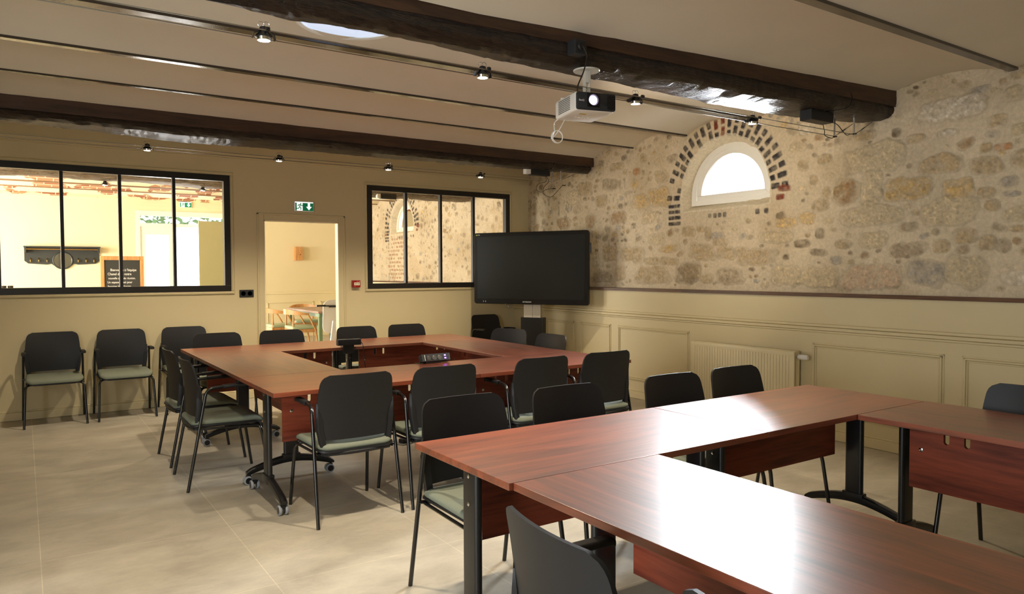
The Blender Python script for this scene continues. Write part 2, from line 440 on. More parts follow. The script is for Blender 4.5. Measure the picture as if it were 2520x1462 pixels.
    if arch: q = q[~(arch_d(Y, Z, yc, zs, zb, R)[:-1, :-1] > .10)]
    q = q.reshape(-1, 4)
    me = bpy.data.meshes.new(name)
    me.vertices.add(len(co)); me.vertices.foreach_set('co', co.astype(np.float32).ravel())
    me.loops.add(q.size); me.loops.foreach_set('vertex_index', q.astype(np.int32).ravel())
    me.polygons.add(len(q)); me.polygons.foreach_set('loop_start', np.arange(0, q.size, 4, dtype=np.int32)); me.polygons.foreach_set('loop_total', np.full(len(q), 4, np.int32))
    me.polygons.foreach_set('use_smooth', np.ones(len(q), bool))
    me.update(calc_edges=True)
    ca = me.color_attributes.new('stone', 'FLOAT_COLOR', 'POINT')
    ca.data.foreach_set('color', np.concatenate([np.clip(Cc, 0, 1).reshape(-1, 3), np.ones((ny * nz, 1))], 1).astype(np.float32).ravel())
    me.materials.append(STONE)
    o = bpy.data.objects.new(name, me); COL.objects.link(o)
    if parent: o.parent = parent
    return o

STONES = [(2.71,2.628,0.234,0.080,'w'),(2.26,2.655,0.077,0.055,'p'),(2.49,2.730,0.066,0.026,'g'),(3.28,2.351,0.248,0.103,'p'),(3.29,2.108,0.090,0.126,'p'),(3.52,2.096,0.113,0.095,'b'),(2.74,2.231,0.147,0.066,'t'),(2.43,2.181,0.103,0.057,'t'),(2.20,2.207,0.075,0.062,'t'),(2.33,2.296,0.056,0.028,'o'),(2.44,2.306,0.041,0.036,'t'),(2.98,2.069,0.164,0.078,'y'),(2.62,2.046,0.093,0.071,'y'),(2.44,1.987,0.058,0.037,'t'),(2.29,2.058,0.051,0.035,'g'),(2.27,1.967,0.055,0.018,'g'),(3.09,2.513,0.030,0.032,'d'),(2.98,1.603,0.132,0.056,'k'),(4.47,1.574,0.217,0.083,'t'),(4.82,1.615,0.117,0.060,'t'),(5.17,1.640,0.187,0.080,'t'),(4.78,1.378,0.163,0.084,'k'),(4.13,1.390,0.139,0.091,'p'),(3.78,1.388,0.187,0.079,'p'),(3.31,1.385,0.244,0.102,'r'),(2.85,1.403,0.138,0.099,'g'),(2.56,1.418,0.130,0.100,'p'),(2.22,1.385,0.100,0.053,'w'),(5.30,1.411,0.113,0.096,'t'),(3.78,1.598,0.089,0.032,'d'),(3.60,1.523,0.046,0.033,'g'),(5.84,1.796,0.123,0.063,'p'),(5.65,1.683,0.154,0.044,'y'),(6.69,1.654,0.135,0.094,'t'),(6.28,1.628,0.201,0.087,'t'),(5.94,1.554,0.116,0.041,'t'),(5.65,1.546,0.131,0.044,'t'),(6.49,1.412,0.099,0.087,'t'),(5.91,1.397,0.268,0.093,'t'),(5.36,1.420,0.174,0.109,'k'),(5.08,1.361,0.079,0.048,'t'),(6.83,1.374,0.192,0.068,'k'),(6.96,1.584,0.071,0.086,'w'),(7.06,2.072,0.115,0.089,'b'),(6.51,2.079,0.157,0.072,'b'),(6.12,2.243,0.131,0.088,'y'),(5.80,2.248,0.159,0.098,'y'),(6.19,2.580,0.061,0.042,'o'),(5.99,2.045,0.093,0.069,'p'),(7.66,2.071,0.147,0.073,'b'),(4.95,1.795,0.093,0.035,'g'),(4.90,1.724,0.086,0.034,'t'),(3.30,1.891,0.230,0.082,'p'),(2.68,1.865,0.176,0.097,'p'),(3.76,1.762,0.042,0.042,'d'),(5.36,1.856,0.090,0.045,'t'),(5.18,1.870,0.052,0.033,'t'),(5.07,1.820,0.051,0.062,'t'),(4.24,1.743,0.165,0.056,'p'),(4.11,1.876,0.122,0.046,'y'),(3.90,1.899,0.078,0.045,'y'),(3.75,2.003,0.084,0.052,'t'),(3.59,2.109,0.038,0.034,'t'),(2.98,1.777,0.072,0.039,'k'),(2.39,1.894,0.053,0.043,'t'),(2.24,1.820,0.076,0.049,'p'),(2.32,1.608,0.046,0.042,'k'),(2.42,1.632,0.054,0.050,'t'),(2.56,1.688,0.085,0.059,'t'),(2.73,1.613,0.060,0.053,'t'),(3.27,1.687,0.123,0.065,'p'),(3.54,1.660,0.076,0.037,'t'),(3.95,1.681,0.075,0.032,'d'),(7.19,2.483,0.152,0.077,'t'),(6.67,2.493,0.158,0.061,'k'),(7.43,2.402,0.137,0.079,'p'),(6.55,2.685,0.115,0.048,'t'),(6.87,2.302,0.123,0.075,'t'),(5.77,2.476,0.098,0.067,'t'),(5.60,2.653,0.079,0.044,'k'),(4.18,1.945,0.056,0.037,'d'),(3.94,2.367,0.053,0.045,'t'),(3.83,2.229,0.041,0.044,'t'),(3.72,2.399,0.070,0.035,'t'),(3.70,2.103,0.040,0.052,'t'),(3.99,2.540,0.075,0.040,'p'),(3.91,2.692,0.084,0.053,'w'),(2.93,2.447,0.063,0.031,'t'),(2.70,2.456,0.074,0.030,'w'),(3.35,2.539,0.090,0.041,'t'),(2.37,2.485,0.066,0.042,'t'),(2.23,2.404,0.050,0.041,'p')]
ARCH = (4.88, 2.20, 2.075, 0.575)           # centre y, springing z, sill z, radius
wr = struct('wall_right')
stone_wall('stone_face', 1.0, 8.6, 1.235, 3.1, .008, xs, STONES, 520, ARCH, 3, wr)
w = MB()          # thickness behind the stone (with the window hole) and the plain stretch beside the camera
T = lambda y, z, d: (xs(y) + d, y, z)
def slab_y(y0, y1, z0, z1, d0=.12, d1=.24):
    w.loft([[T(y0, z0, d0), T(y0, z0, d1), T(y0, z1, d1), T(y0, z1, d0)], [T(y1, z0, d0), T(y1, z0, d1), T(y1, z1, d1), T(y1, z1, d0)]])
slab_y(YR, 1.0, 1.2, ZT, 0); slab_y(1.0, 4.32, 1.2, ZT); slab_y(5.44, 8.7, 1.2, ZT); slab_y(4.32, 5.44, 1.2, 2.09); slab_y(4.32, 5.44, 2.76, ZT)
w.build('stone_core', mat('lime_mortar', lin(198, 178, 138), .9), wr, smooth=0)
w = MB()
w.prism([(xl(YR), YR), (xl(YB), YB), (6.6, YB), (6.6, YR)], lambda a, b: (a, b, 0), lambda a, b: (a, b, 1.222))
w.build('painted_lining', PAINT, wr, smooth=0)
LN = lambda y, z, d: (xl(y) - d, y, z)       # a point d in front of the lining
def lbar(m, y0, y1, z0, z1, d, p=LN):
    m.loft([[p(y0, z0, -.01), p(y1, z0, -.01), p(y1, z1, -.01), p(y0, z1, -.01)], [p(y0, z0, d * .6), p(y1, z0, d * .6), p(y1, z1, d * .6), p(y0, z1, d * .6)],
            [p(y0 + .004, z0 + .004, d), p(y1 - .004, z0 + .004, d), p(y1 - .004, z1 - .004, d), p(y0 + .004, z1 - .004, d)]])
def frame_mould(m, y0, y1, z0, z1, p=LN, t=.042):
    for k, (a, d) in enumerate(((0, .007), (.012, .015), (.030, .009))):
        tt = (.012, .018, .012)[k]; A0, A1, B0, B1 = y0 + a, y1 - a, z0 + a, z1 - a
        lbar(m, A0, A1, B1 - tt, B1, d, p); lbar(m, A0, A1, B0, B0 + tt, d, p)
        lbar(m, A0, A0 + tt, B0, B1, d, p); lbar(m, A1 - tt, A1, B0, B1, d, p)
for (a, b) in ((7.16, 7.78), (6.46, 7.04), (5.22, 6.34), (2.68, 3.785), (1.3, 2.555), (0.0, 1.18)):
    m = MB(); frame_mould(m, a, b, .20, .815); m.build('panel_moulding', PAINT, wr)
m = MB()
for z0, z1, d in ((.905, .925, .012), (.925, .955, .026), (.955, .982, .016)): lbar(m, YR, YB, z0, z1, d)
tag(m.build('trim_1', PAINT), kind='structure')
m = MB(); m.loft([[LN(YR, 1.215, .028), LN(YR, 1.215, -.3), LN(YR, 1.245, -.3), LN(YR, 1.245, .028)], [LN(YB, 1.215, .028), LN(YB, 1.215, -.4), LN(YB, 1.245, -.4), LN(YB, 1.245, .028)]])
tag(m.build('trim_2', LEDGE, smooth=0), kind='structure')
m = MB(); lbar(m, YR, YB, 0, .082, .016); lbar(m, YR, YB, .082, .097, .010)
tag(m.build('baseboard_right', PAINT), kind='structure')
PB = lambda x, z, d: (x, YB - d, z)          # points in front of the back wall
m = MB()
for a, b in ((XL, 2.235), (3.288, xl(YB))): lbar(m, a, b, 0, .082, .016, PB); lbar(m, a, b, .082, .097, .010, PB)
tag(m.build('baseboard_back', PAINT), kind='structure')
m = MB(); lbar(m, XL, 6.03, 2.715, 2.735, .02, PB); lbar(m, XL, 6.03, 2.735, 2.765, .035, PB)
tag(m.build('trim_3', PAINT), kind='structure')

# --- interior windows of the back wall
def inner_window(name, W, mull):
    o = struct(name, ((W[0] + W[1]) / 2, YB, W[2])); cx = (W[0] + W[1]) / 2
    x0, x1, z0, z1 = W[0] - cx, W[1] - cx, 0, W[3] - W[2]; fw_ = .066
    m = MB()
    for a, b, c, d in ((x0, x1, z1 - fw_, z1), (x0, x1, z0, z0 + fw_), (x0, x0 + fw_, z0 + fw_, z1 - fw_), (x1 - fw_, x1, z0 + fw_, z1 - fw_)):
        m.box(a, b, -.012, .065, c, d, .002)
    m.build('window_frame', BLACKF, o, smooth=0)
    ms = [q - cx for q in mull]
    for q in ms:
        m = MB(); m.box(q - .016, q + .016, .02, .075, z0 + fw_ - .002, z1 - fw_ + .002, .002); m.build('mullion', BLACKF, o, smooth=0)
    e = [x0 + fw_] + ms + [x1 - fw_]
    for a, b in zip(e, e[1:]):
        m = MB(); m.quad((a, .048, z0 + fw_), (b, .048, z0 + fw_), (b, .048, z1 - fw_), (a, .048, z1 - fw_)); m.build('pane', GLASS, o, smooth=0)
    m = MB(); P_ = lambda x, z, d: (x, -d, z); g = .036
    for a, b, c, d in ((x0 - g, x1 + g, z1, z1 + g), (x0 - g, x1 + g, z0 - g, z0), (x0 - g, x0, z0, z1), (x1, x1 + g, z0, z1)):
        lbar(m, a, b, c, d, .012, P_); lbar(m, a + .008, b - .008, c + .008, d - .008, .02, P_)
    m.build('window_trim', PAINT, o)
inner_window('window_1', W1, (.342, .858, 1.375)); inner_window('window_2', W2, (4.122, 4.63, 5.138))

d = struct('door_1', ((D1[0] + D1[1]) / 2, YB, 0)); hw = (D1[1] - D1[0]) / 2
m = MB(); P_ = lambda x, z, dd: (x, -dd, z)
for a, b, c, e in ((-hw - .073, -hw, 0, 2.113), (hw, hw + .073, 0, 2.113), (-hw, hw, 2.04, 2.113)):
    lbar(m, a, b, c, e, .010, P_)
for a, b, c, e in ((-hw - .078, -hw - .055, 0, 2.12), (hw + .055, hw + .078, 0, 2.12), (-hw - .078, hw + .078, 2.098, 2.12)): lbar(m, a, b, c, e, .018, P_)
m.build('door_casing', PAINT, d)
m = MB(); m.box(-hw, -hw + .012, -.008, .083, 0, 2.04); m.box(hw - .012, hw, -.008, .083, 0, 2.04); m.box(-hw, hw, -.008, .083, 2.028, 2.04)
m.build('door_jamb', CREAM, d, smooth=0)

# --- the arched window in the stone
def arch_pts(yc, zs, zb, R, n=28):
    return [(yc + R * math.cos(a), zs + R * math.sin(a)) for a in [PI * i / n for i in range(n + 1)]] + [(yc - R, zb), (yc + R, zb)]
def arch_frame(m, yc, x0, x1, o, i, n=28):
    A = arch_pts(yc, *o, n); B = arch_pts(yc, *i, n); N_ = len(A)
    R = [[(x0, *p) for p in A], [(x0, *p) for p in B], [(x1, *p) for p in B], [(x1, *p) for p in A]]
    V = [[m.bm.verts.new(p) for p in r] for r in R]
    for r in range(4):
        a, b = V[r], V[(r + 1) % 4]
        for k in range(N_): m.bm.faces.new((a[k], a[(k + 1) % N_], b[(k + 1) % N_], b[k]))
def arch_window(name, y, xw):
    o = struct(name, (xw, y, 2.125))
    m = MB(); arch_frame(m, 0, 0, .08, (.09, 0, .515), (.09, .055, .455)); m.build('window_frame', PVC, o)
    m = MB(); arch_frame(m, 0, .012, .075, (.10, .058, .45), (.10, .105, .395)); m.build('sash', PVC, o)
    m = MB(); m.bm.faces.new([m.bm.verts.new((.04, *p)) for p in arch_pts(0, .10, .10, .398)]); m.build('pane', GLASS, o, smooth=0)
    return o
arch_window('window_3', 4.88, xs(4.88) + .125)
# --- ceiling: shallow plaster vaults between steel joists
JY = [6.26, 5.40, 4.48]; JN = [2.275, 1.40, .52, -.36, -1.24, -2.12]
def vault(pairs, x0, xe, rise=.095):
    P = []
    for (ya, za), (yb, zb) in pairs:
        for i in range(15):
            t = i / 14; P.append((ya + (yb - ya) * t, za + (zb - za) * t + rise * (1 - (2 * t - 1) ** 2)))
    return [[(x0 + (xe(p[0]) - x0) * k / 13, *p) for p in P] for k in range(14)]
F_ = 2.86; G_ = 2.815
prs = [((8.62, F_), (7.2, F_)), ((7.03, 2.825), (6.26, F_)), ((6.26, F_), (5.40, F_)), ((5.40, F_), (4.48, F_)), ((4.48, F_), (3.40, F_)), ((3.28, 2.78), (2.275, G_))]
prs += [((a, G_), (b, G_)) for a, b in zip(JN, JN[1:])] + [((JN[-1], G_), (YR - .1, G_))]
m = MB(); m.loft(vault(prs, XL - .1, lambda y: xs(y) + .13), closed_ring=False, caps=False)
tag(m.build('ceiling', CEIL), kind='structure')
JOIST = mat('dark_gloss_joist', lin(46, 35, 28), .12, spec=.9, bump=(120, .06))
for y in JY + JN:
    z = 2.855 if y > 3 else 2.810; hw_ = {4.48: .042, 5.40: .030, 6.26: .020}.get(y, .032)
    m = MB(); m.box(XL - .05, xs(y) + .05, y - hw_, y + hw_, z, z + .03, .003)
    tag(m.build('ceiling_joist', JOIST, smooth=0), kind='structure')

# --- the two oak beams
def beam(name, label, x0, x1, yf, zb0, zb1, depth, drop, seed, prof=None):
    """yf(x): front line; board zb0..zb1; rough timber of given depth hangs below the board"""
    o = thing(name, label, 'beam', (x1, yf(x1), zb1))
    L_ = lambda x, y, z: (x - x1, y - yf(x1), z - zb1)
    m = MB(); n = 90; rings = []
    for i in range(n + 1):
        x = x0 + (x1 - x0) * i / n; y = yf(x); j = .006 * fnoise(x * 6, seed); k = .006 * fnoise(x * 9, seed + 4)
        rings.append([L_(x, y + j, zb0 + k), L_(x, y + .04, zb0), L_(x, y + .04, zb1), L_(x, y + j, zb1 + k * .7)])
    m.loft(rings); m.build('facing_board', BOARD, o, smooth=0)
    m = MB(); n = 260; rings = []; xe = x1 - .035
    for i in range(n + 1):
        x = x0 + (xe - x0) * i / n; y = yf(x) + .012
        hack = .05 * fnoise(x * 1.1, seed + 9) + .022 * fnoise(x * 4, seed + 2) + .008 * fnoise(x * 13, seed + 3)
        fr = .02 * fnoise(x * .9, seed + 15) + .01 * fnoise(x * 5, seed + 6)
        bb = zb0 - drop + hack * (.3 if prof else .7); back = np.interp(x, [q[0] for q in prof], [q[1] for q in prof]) + .15 * hack if prof else y + depth + .6 * hack; depth = back - y
        sec = [(y + fr, zb0 + .005), (y + fr - .004, zb0 - drop * .25), (y + fr + .004, zb0 - drop * .55), (y + .02 + fr, bb + .022), (y + .05, bb + .006), (y + depth * .4, bb - .004),
               (y + depth * .7, bb + .004), (back - .03, bb + .006), (back, bb + .03), (back, zb0 - .02), (back, zb1 - .005), (y + .03, zb1 - .005)]
        ring = []
        for q, (a, b) in enumerate(sec):
            e = .008 * mnoise.noise(Vector((x * 8, q * 1.7, seed))) + .006 * mnoise.noise(Vector((x * 26, q * 2.3, seed)))
            ring.append(L_(x, a + e, b + (e if q < 10 else 0)))
        rings.append(ring)
    m.loft(rings); m.build('oak_timber', OLDBEAM, o, smooth=45)
    return o
beam('ceiling_beam', 'rough dark oak ceiling beam in the foreground, carrying the projector', XL - .05, 5.80, lambda x: 3.09 + .05 * (5.8 - x), 2.722, 2.862, .33, .09, 11, [(-2, 3.44), (.7, 3.466), (1.07, 3.535), (1.34, 3.50), (1.83, 3.495), (2.25, 3.55), (3.06, 3.55), (3.84, 3.578), (4.85, 3.591), (5.3, 3.50), (5.8, 3.38)])
beam('ceiling_beam', 'rough dark oak ceiling beam farther back, running just before the glazed wall', XL - .05, 5.93, lambda x: 6.99, 2.735, 2.862, .25, .075, 23, [(-2, 7.2), (-.1, 7.2), (.36, 7.35), (.8, 7.42), (1.12, 7.48), (1.5, 7.47), (2.1, 7.42), (2.8, 7.35), (3.4, 7.36), (4.24, 7.29), (5.0, 7.28), (5.38, 7.25), (5.9, 7.2)])

# --- skylight tube
sk = thing('skylight', 'round pale blue skylight in the ceiling behind the front beam', 'skylight', (1.62, 4.10, 2.895))
m = MB(); m.lathe([(.285, .0), (.30, -.008), (.315, .0), (.315, .05), (.285, .05), (.285, .0)], seg=40, cap=False); m.build('rim', PVC, sk)
m = MB(); m.lathe([(.001, -.012), (.12, -.011), (.22, -.004), (.285, .006)], seg=40); m.build('diffuser', SKYL, sk)
# ------------------------------------------------------------------ armchair (front = local -Y)
def back_y(z):
    t = (z - .40) / .46
    return .205 + .012 * t + .055 * max(0, t - .35) ** 1.6 - .03 * math.sin(PI * min(1, max(0, t))) * .3
def make_chair():
    o = thing('armchair', None, 'chair')
    # padded seat, curving down at the front
    def warp(x, y, z):
        d = max(0, (-.10 - y) / .15)
        return (x, y, z - .028 * d ** 2 + .010 * (abs(x) / .23) ** 3 - .006 * max(0, (y - .05) / .15))
    m = MB(); rings = []
    for z, ins in ((.422, .012), (.427, .002), (.438, 0), (.448, .004), (.455, .014), (.459, .03), (.458, .09), (.456, .15)):
        rings.append([warp(x * (1 - .05 * (y > .05) * (y - .05) / .2), y, z) for x, y in rrect(-.235 + ins, .235 - ins, -.245 + ins, .222 - ins, .06 - min(ins, .03) * .8, 6)])
    m.loft(rings); m.build('seat', SAGE, o, 60)
    m = MB(); rings = []
    for z, ins in ((.398, .05), (.403, .02), (.414, .004), (.424, .006)):
        rings.append([warp(x, y, z) for x, y in rrect(-.236 + ins, .236 - ins, -.243 + ins, .235 - ins, .06, 6)])
    m.loft(rings); m.build('seat_shell', BPLAST, o, 50)
    # curved back shell
    def back_grid(z0, z1, wf, th, nu=18, nv=16, off=0.0):
        m = MB(); Fr = []; Bk = []
        for v in range(nv + 1):
            z = z0 + (z1 - z0) * v / nv; W = wf(z); a = []; b = []
            for u in range(nu + 1):
                s = -1 + 2 * u / nu; x = W * s; y = back_y(z) - .034 * (x / .23) ** 2 + off
                a.append((x, y, z)); b.append((x, y + th, z))
            Fr.append(a); Bk.append(b)
        m.loft([Fr[v] + Bk[v][::-1] for v in range(nv + 1)]); return m
    def wback(z):
        base = .212 + .020 * math.sin(PI * min(1, max(0, (z - .40) / .46)))
        if z < .52: base = .205 + .02 * (z - .40) / .12
        r = .05; t = z - (.855 - r)
        if t > 0: base = base - r + math.sqrt(max(0, r * r - t * t)) - .001
        return base
    m = back_grid(.478, .8545, wback, .012, 20, 26); m.build('backrest', BPLAST, o, 55)
    # lower side wings and foot of the back
    for s in (-1, 1):
        m = MB(); rings = []
        for i in range(13):
            z = .392 + .30 * i / 12; W = wback(z) + .004; wd = .034 if z < .60 else max(.006, .034 * (1 - (z - .60) / .09))
            y = back_y(z) - .034 * (W / .23) ** 2; th = .030 if z < .6 else max(.014, .030 - .016 * (z - .6) / .09)
            rings.append([(s * (W - wd), y - .002, z), (s * W, y - .006, z), (s * (W + .002), y + th * .6, z), (s * (W - .008), y + th, z), (s * (W - wd), y + th - .004, z)])
        m.loft(rings); m.build('back_upright', BPLAST, o, 45)
    m = MB(); pts = [(x, .214 - .030 * (x / .23) ** 2 + .012, .402) for x in np.linspace(-.2, .2, 13)]; m.tube(pts, .012, 8); m.build('back_crossbar', BPLAST, o, 50)
    # steel tube frame
    for s in (-1, 1):
        m = MB(); m.tube([(s * .252, -.272, 0), (s * .238, -.222, .335)] + bez((s * .237, -.217, .355), (s * .235, -.208, .395), (s * .190, -.19, .397)) + [(s * .12, -.165, .396)], .0105, 10)
        m.build('front_leg', BTUBE, o, 60)
        m = MB(); m.tube([(s * .258, .262, 0), (s * .247, .150, .585)] + bez((s * .246, .142, .625), (s * .245, .130, .668), (s * .243, .085, .672)) + [(s * .240, .0, .676)], .0105, 10)
        m.build('rear_leg', BTUBE, o, 60)
        m = MB(); m.loft([[(s * .240 + a, y, .676 + dz + b) for a, b in rrect(-.021, .021, -.013, .011, .009, 3)] for y, dz in ((.032, .0), (-.06, .003), (-.128, .004), (-.136, .0))])
        m.build('armrest', BPAD, o, 50)
        m = MB(); m.tube([(s * .252, .18, .408), (s * .20, .17, .402)], .009, 8); m.tube([(s * .225, .19, .40), (s * .228, -.20, .392)], .008, 8); m.build('seat_bracket', BTUBE, o, 60)
    return o
CH = make_chair(); chair_used = [False]
def chair(x, y, face, label, group=None):
    """face: angle of the sitter's gaze, degrees from +X"""
    c = CH if not chair_used[0] else copy_tree(CH); chair_used[0] = True
    c.location = (x, y, 0); c.rotation_euler = (0, 0, math.radians(face + 90))
    if 'group' in c: del c['group']
    tag(c, label, 'chair', group)

# ------------------------------------------------------------------ flip-top conference table (length = local X)
def make_table(Lh, Dh):
    o = thing('conference_table', None, 'table'); zt = .74; l, w_ = Lh / 2, Dh / 2
    m = MB(); m.box(-l + .0012, l - .0012, -w_ + .0012, w_ - .0012, zt - .026, zt, .0022); m.build('tabletop', MAHOG, o, smooth=0)
    x1 = l - .135      # modesty panel with two hook slots near either end
    poly = [(-x1, .385), (x1, .385), (x1, .7135)]
    for c in (x1 - .17, x1 - .26, -x1 + .26, -x1 + .17):
        poly += [(c + .013, .7135), (c + .013, .632)] + [(c + .013 * math.cos(a), .632 + .013 * math.sin(a)) for a in (-.5, -1.1, -1.57, -2.04, -2.64)] + [(c - .013, .632), (c - .013, .7135)]
    poly.append((-x1, .7135))
    m = MB(); m.prism(poly, lambda u, v: (u, -.098, v), lambda u, v: (u, -.080, v)); m.build('modesty_panel', MAHOGP, o, smooth=0)
    m = MB(); m.box(-l + .10, l - .10, -.075, -.05, .676, .705, .003); m.box(-l + .10, l - .10, -.078, .0, .702, .713); m.build('support_rail', BSTEEL, o, smooth=0)
    for s in (-1, 1):
        px = s * (l - .068)
        m = MB()
        m.loft([[(px + b, a, z) for a, b in rrect(-.052, .052, -.0165, .0165, .016, 5)] for z in (.145, .700)])
        m.box(px - .03, px + .03, -.14, .14, .700, .714)
        rings = []       # arched foot
        for i in range(25):
            t = -1 + 2 * i / 24; yy = t * (w_ - .045)
            zc = .142 - .066 * abs(t) ** 1.7; hh = .026 - .006 * abs(t); ww = .021
            if i in (0, 24): hh *= .6
            rings.append([(px + a, yy, zc + b) for a, b in rrect(-ww, ww, -hh, hh, .011, 3)])
        m.loft(rings)
        m.box(px - .024, px + .024, -.06, .06, .12, .175, .004)
        leg = m.build('leg', BSTEEL, o, 45)
        for t in (-1, 1):
            yy = t * (w_ - .065); m = MB()
            m.cyl((px, yy, .052), (px, yy, .078), .009, 10); m.box(px - .016, px + .016, yy - .012, yy + .022, .036, .060, .004)
            for q in (-1, 1):
                m.mi = 1; m.lathe([(.020, -.009), (.0275, -.009), (.030, -.006), (.030, .006), (.0275, .009), (.020, .009)], (px + q * .019, yy + .010, .030), 'x', 20)
                m.mi = 0; m.lathe([(.0215, -.0100), (.0215, .0100)], (px + q * .019, yy + .010, .030), 'x', 16)
            m.build('castor', [BSTEEL, GREYRUB], leg, 40)
        for zz in (.675, .57):
            m = MB(); m.lathe([(.0085, 0), (.0085, .003), (.005, .005)], (px + s * .0165, 0, zz), 'x', 12) if s > 0 else m.lathe([(.005, -.005), (.0085, -.003), (.0085, 0)], (px + s * .0165, 0, zz), 'x', 12)
            m.build('bolt', CHROME, leg, 40)
        m = MB(); m.lathe([(.006, -.004), (.010, -.002), (.010, 0)], (s * (x1 - .055), -.098, .575), 'y', 12); m.build('panel_bolt', CHROME, o, 40)
        m = MB(); m.box(s * (l - .26) - .05, s * (l - .26) + .05, .02, .055, .690, .705, .004); m.build('release_lever', BSTEEL, o, smooth=0)
    return o
def ctable(L_, D_, x, y, rot, label):
    t = make_table(L_, D_); t.location = (x, y, 0); t.rotation_euler = (0, 0, math.radians(rot)); tag(t, label, 'table')
ctable(1.40, .76, 1.885, 4.615, 0, 'mahogany-topped table at the front left corner of the far square, nearest corner bare on castors')
ctable(1.395, .76, 3.285, 4.615, 0, "mahogany-topped table in the far square's front row carrying the black socket block")
ctable(1.472, .70, 1.535, 5.733, 90, 'mahogany-topped table forming the left side of the far square, behind the two side-on armchairs')
ctable(1.472, .70, 3.63, 5.733, -90, 'mahogany-topped table forming the right side of the far square, nearest the big screen')
ctable(1.40, .735, 1.885, 6.839, 0, 'mahogany-topped table at the back left of the far square, in front of the doorway')
ctable(1.395, .735, 3.285, 6.839, 0, "mahogany-topped table at the far square's back right, right of the conference camera clamp")
ctable(1.352, .70, 1.994, 2.332, 180, 'mahogany-topped table in the foreground group, back row left, its end edge facing the open floor')
ctable(1.318, .70, 3.33, 2.332, 180, 'mahogany-topped table in the foreground group, back row right, caught by the white window glare')
ctable(1.40, .67, 1.668, 1.281, 90, 'foreground mahogany-topped table running toward the camera at left, long white glare along it')
ctable(1.40, .65, 3.675, 1.281, -90, 'mahogany-topped table on the far right of the foreground group, cut by the picture edge')

# ------------------------------------------------------------------ where the armchairs stand
W_ = 'armchairs lined up along the back wall'; FB = 'armchairs behind the far tables'; FF = 'armchairs in front of the far tables'; NB = 'armchairs behind the foreground tables'
chair(1.60, 4.205, 90, 'black armchair with back to us, pale seat edge, leftmost before the far tables', FF)
chair(2.19, 4.215, 90, 'black armchair with back to us, second from left before the far tables', FF)
chair(2.95, 4.225, 90, 'black armchair with back to us, third from left before the far tables', FF)
chair(3.545, 4.235, 90, 'black armchair with back to us, rightmost of the row before the far tables', FF)
chair(.235, 8.275, -90, 'black armchair with sage seat against the back wall, leftmost of three under the glazing', W_)
chair(.835, 8.275, -90, 'black armchair with sage seat against the back wall, middle of three under the glazing', W_)
chair(1.435, 8.275, -90, 'black armchair against the back wall, rightmost of three, half hidden behind table chairs', W_)
chair(1.13, 5.355, 0, 'black armchair seen side-on left of the far tables, nearer of the two', 'armchairs at the left side of the far tables')
chair(1.135, 6.08, 1, 'black armchair seen side-on left of the far tables, farther of the two', 'armchairs at the left side of the far tables')
for x, l in ((1.545, 'black armchair behind the far tables, leftmost of four, overlapping a wall chair'), (2.165, 'black armchair behind the far tables, standing before the left half of the bright doorway'),
             (2.96, 'black armchair behind the far tables, right of the doorway, directly behind the conference camera'), (3.55, 'black armchair behind the far tables, rightmost of four, under the right glazed window')):
    chair(x, 7.19, -90, l, FB)
chair(3.91, 6.09, 200, 'black armchair right of the far tables, farther of two, left of the screen stand', 'armchairs at the right side of the far tables')
chair(3.86, 5.40, 181, 'black armchair right of the far tables, nearer of two, right of the screen stand', 'armchairs at the right side of the far tables')
chair(5.21, 8.19, -88, 'black armchair standing alone in the back corner beneath the left part of the big screen')
for x, y, l in ((1.705, 2.735, 'black armchair behind the foreground tables, leftmost of four, teal-grey seat visible beneath the table end'), (2.295, 2.70, 'black armchair behind the foreground tables, second from left'),
                (3.035, 2.68, 'black armchair behind the foreground tables, third from left, in front of the radiator\'s left end'), (3.585, 2.69, 'black armchair behind the foreground tables, rightmost of four, in front of the radiator')):
    chair(x, y, -90, l, NB)
chair(3.955, 1.535, 180, 'black armchair at the right picture edge, beyond the far right foreground table')
chair(1.215, 1.31, -5, 'large black armchair nearest the camera, seen from behind at bottom centre')
chair(1.245, .74, 0, "black armchair at the bottom picture edge, only its back's tip showing")

# ------------------------------------------------------------------ interactive screen on its stand
tv = thing('interactive_screen', 'large black interactive screen on a mobile stand in the back right corner', 'screen', (5.225, 7.365, 0), math.atan2(-1.375, .768))
m = MB(); Wd, Hh = .785, .90; z0 = 1.03
m.loft([[(x, y, z) for x, z in rrect(-Wd + i, Wd - i, z0 + i, z0 + Hh - i, .035, 5)] for y, i in ((.035, .06), (.03, .02), (.0, 0), (-.028, 0), (-.036, .006))])
m.build('bezel', GLOSSB, tv, 40)
m = MB(); m.box(-Wd + .052, Wd - .052, -.038, -.03, z0 + .068, z0 + Hh - .048); m.build('display_panel', SCREEN, tv, smooth=0)
MT = lambda x, y, z: Matrix.Translation((x, y, z)) @ Matrix.Rotation(PI / 2, 4, 'X')
text('maker_lettering', 'XTOUCH', .022, WHITE, tv, MT(-.03, -.037, z0 + .024), align='CENTER', sx=1.25)
text('corner_lettering', 'ECO', .018, WHITE, tv, MT(-Wd + .055, -.037, z0 + Hh - .032))
m = MB(); m.prism([(-Wd + .03, z0 + Hh - .034), (-Wd + .05, z0 + Hh - .034), (-Wd + .042, z0 + Hh - .016)], lambda a, b: (a, -.0355, b), lambda a, b: (a, -.0368, b)); m.build('corner_mark', mat('lime_mark', lin(190, 200, 60), .5), tv, smooth=0)
for xx in (-.645, -.615):
    m = MB(); m.box(xx - .005, xx + .005, -.0385, -.03, z0 + .022, z0 + .040); m.build('front_port', STEEL, tv, smooth=0)
m = MB(); m.box(Wd - .002, Wd + .012, -.02, .02, 1.66, 1.78, .004); m.build('pen_holder', BSTEEL, tv, smooth=0)
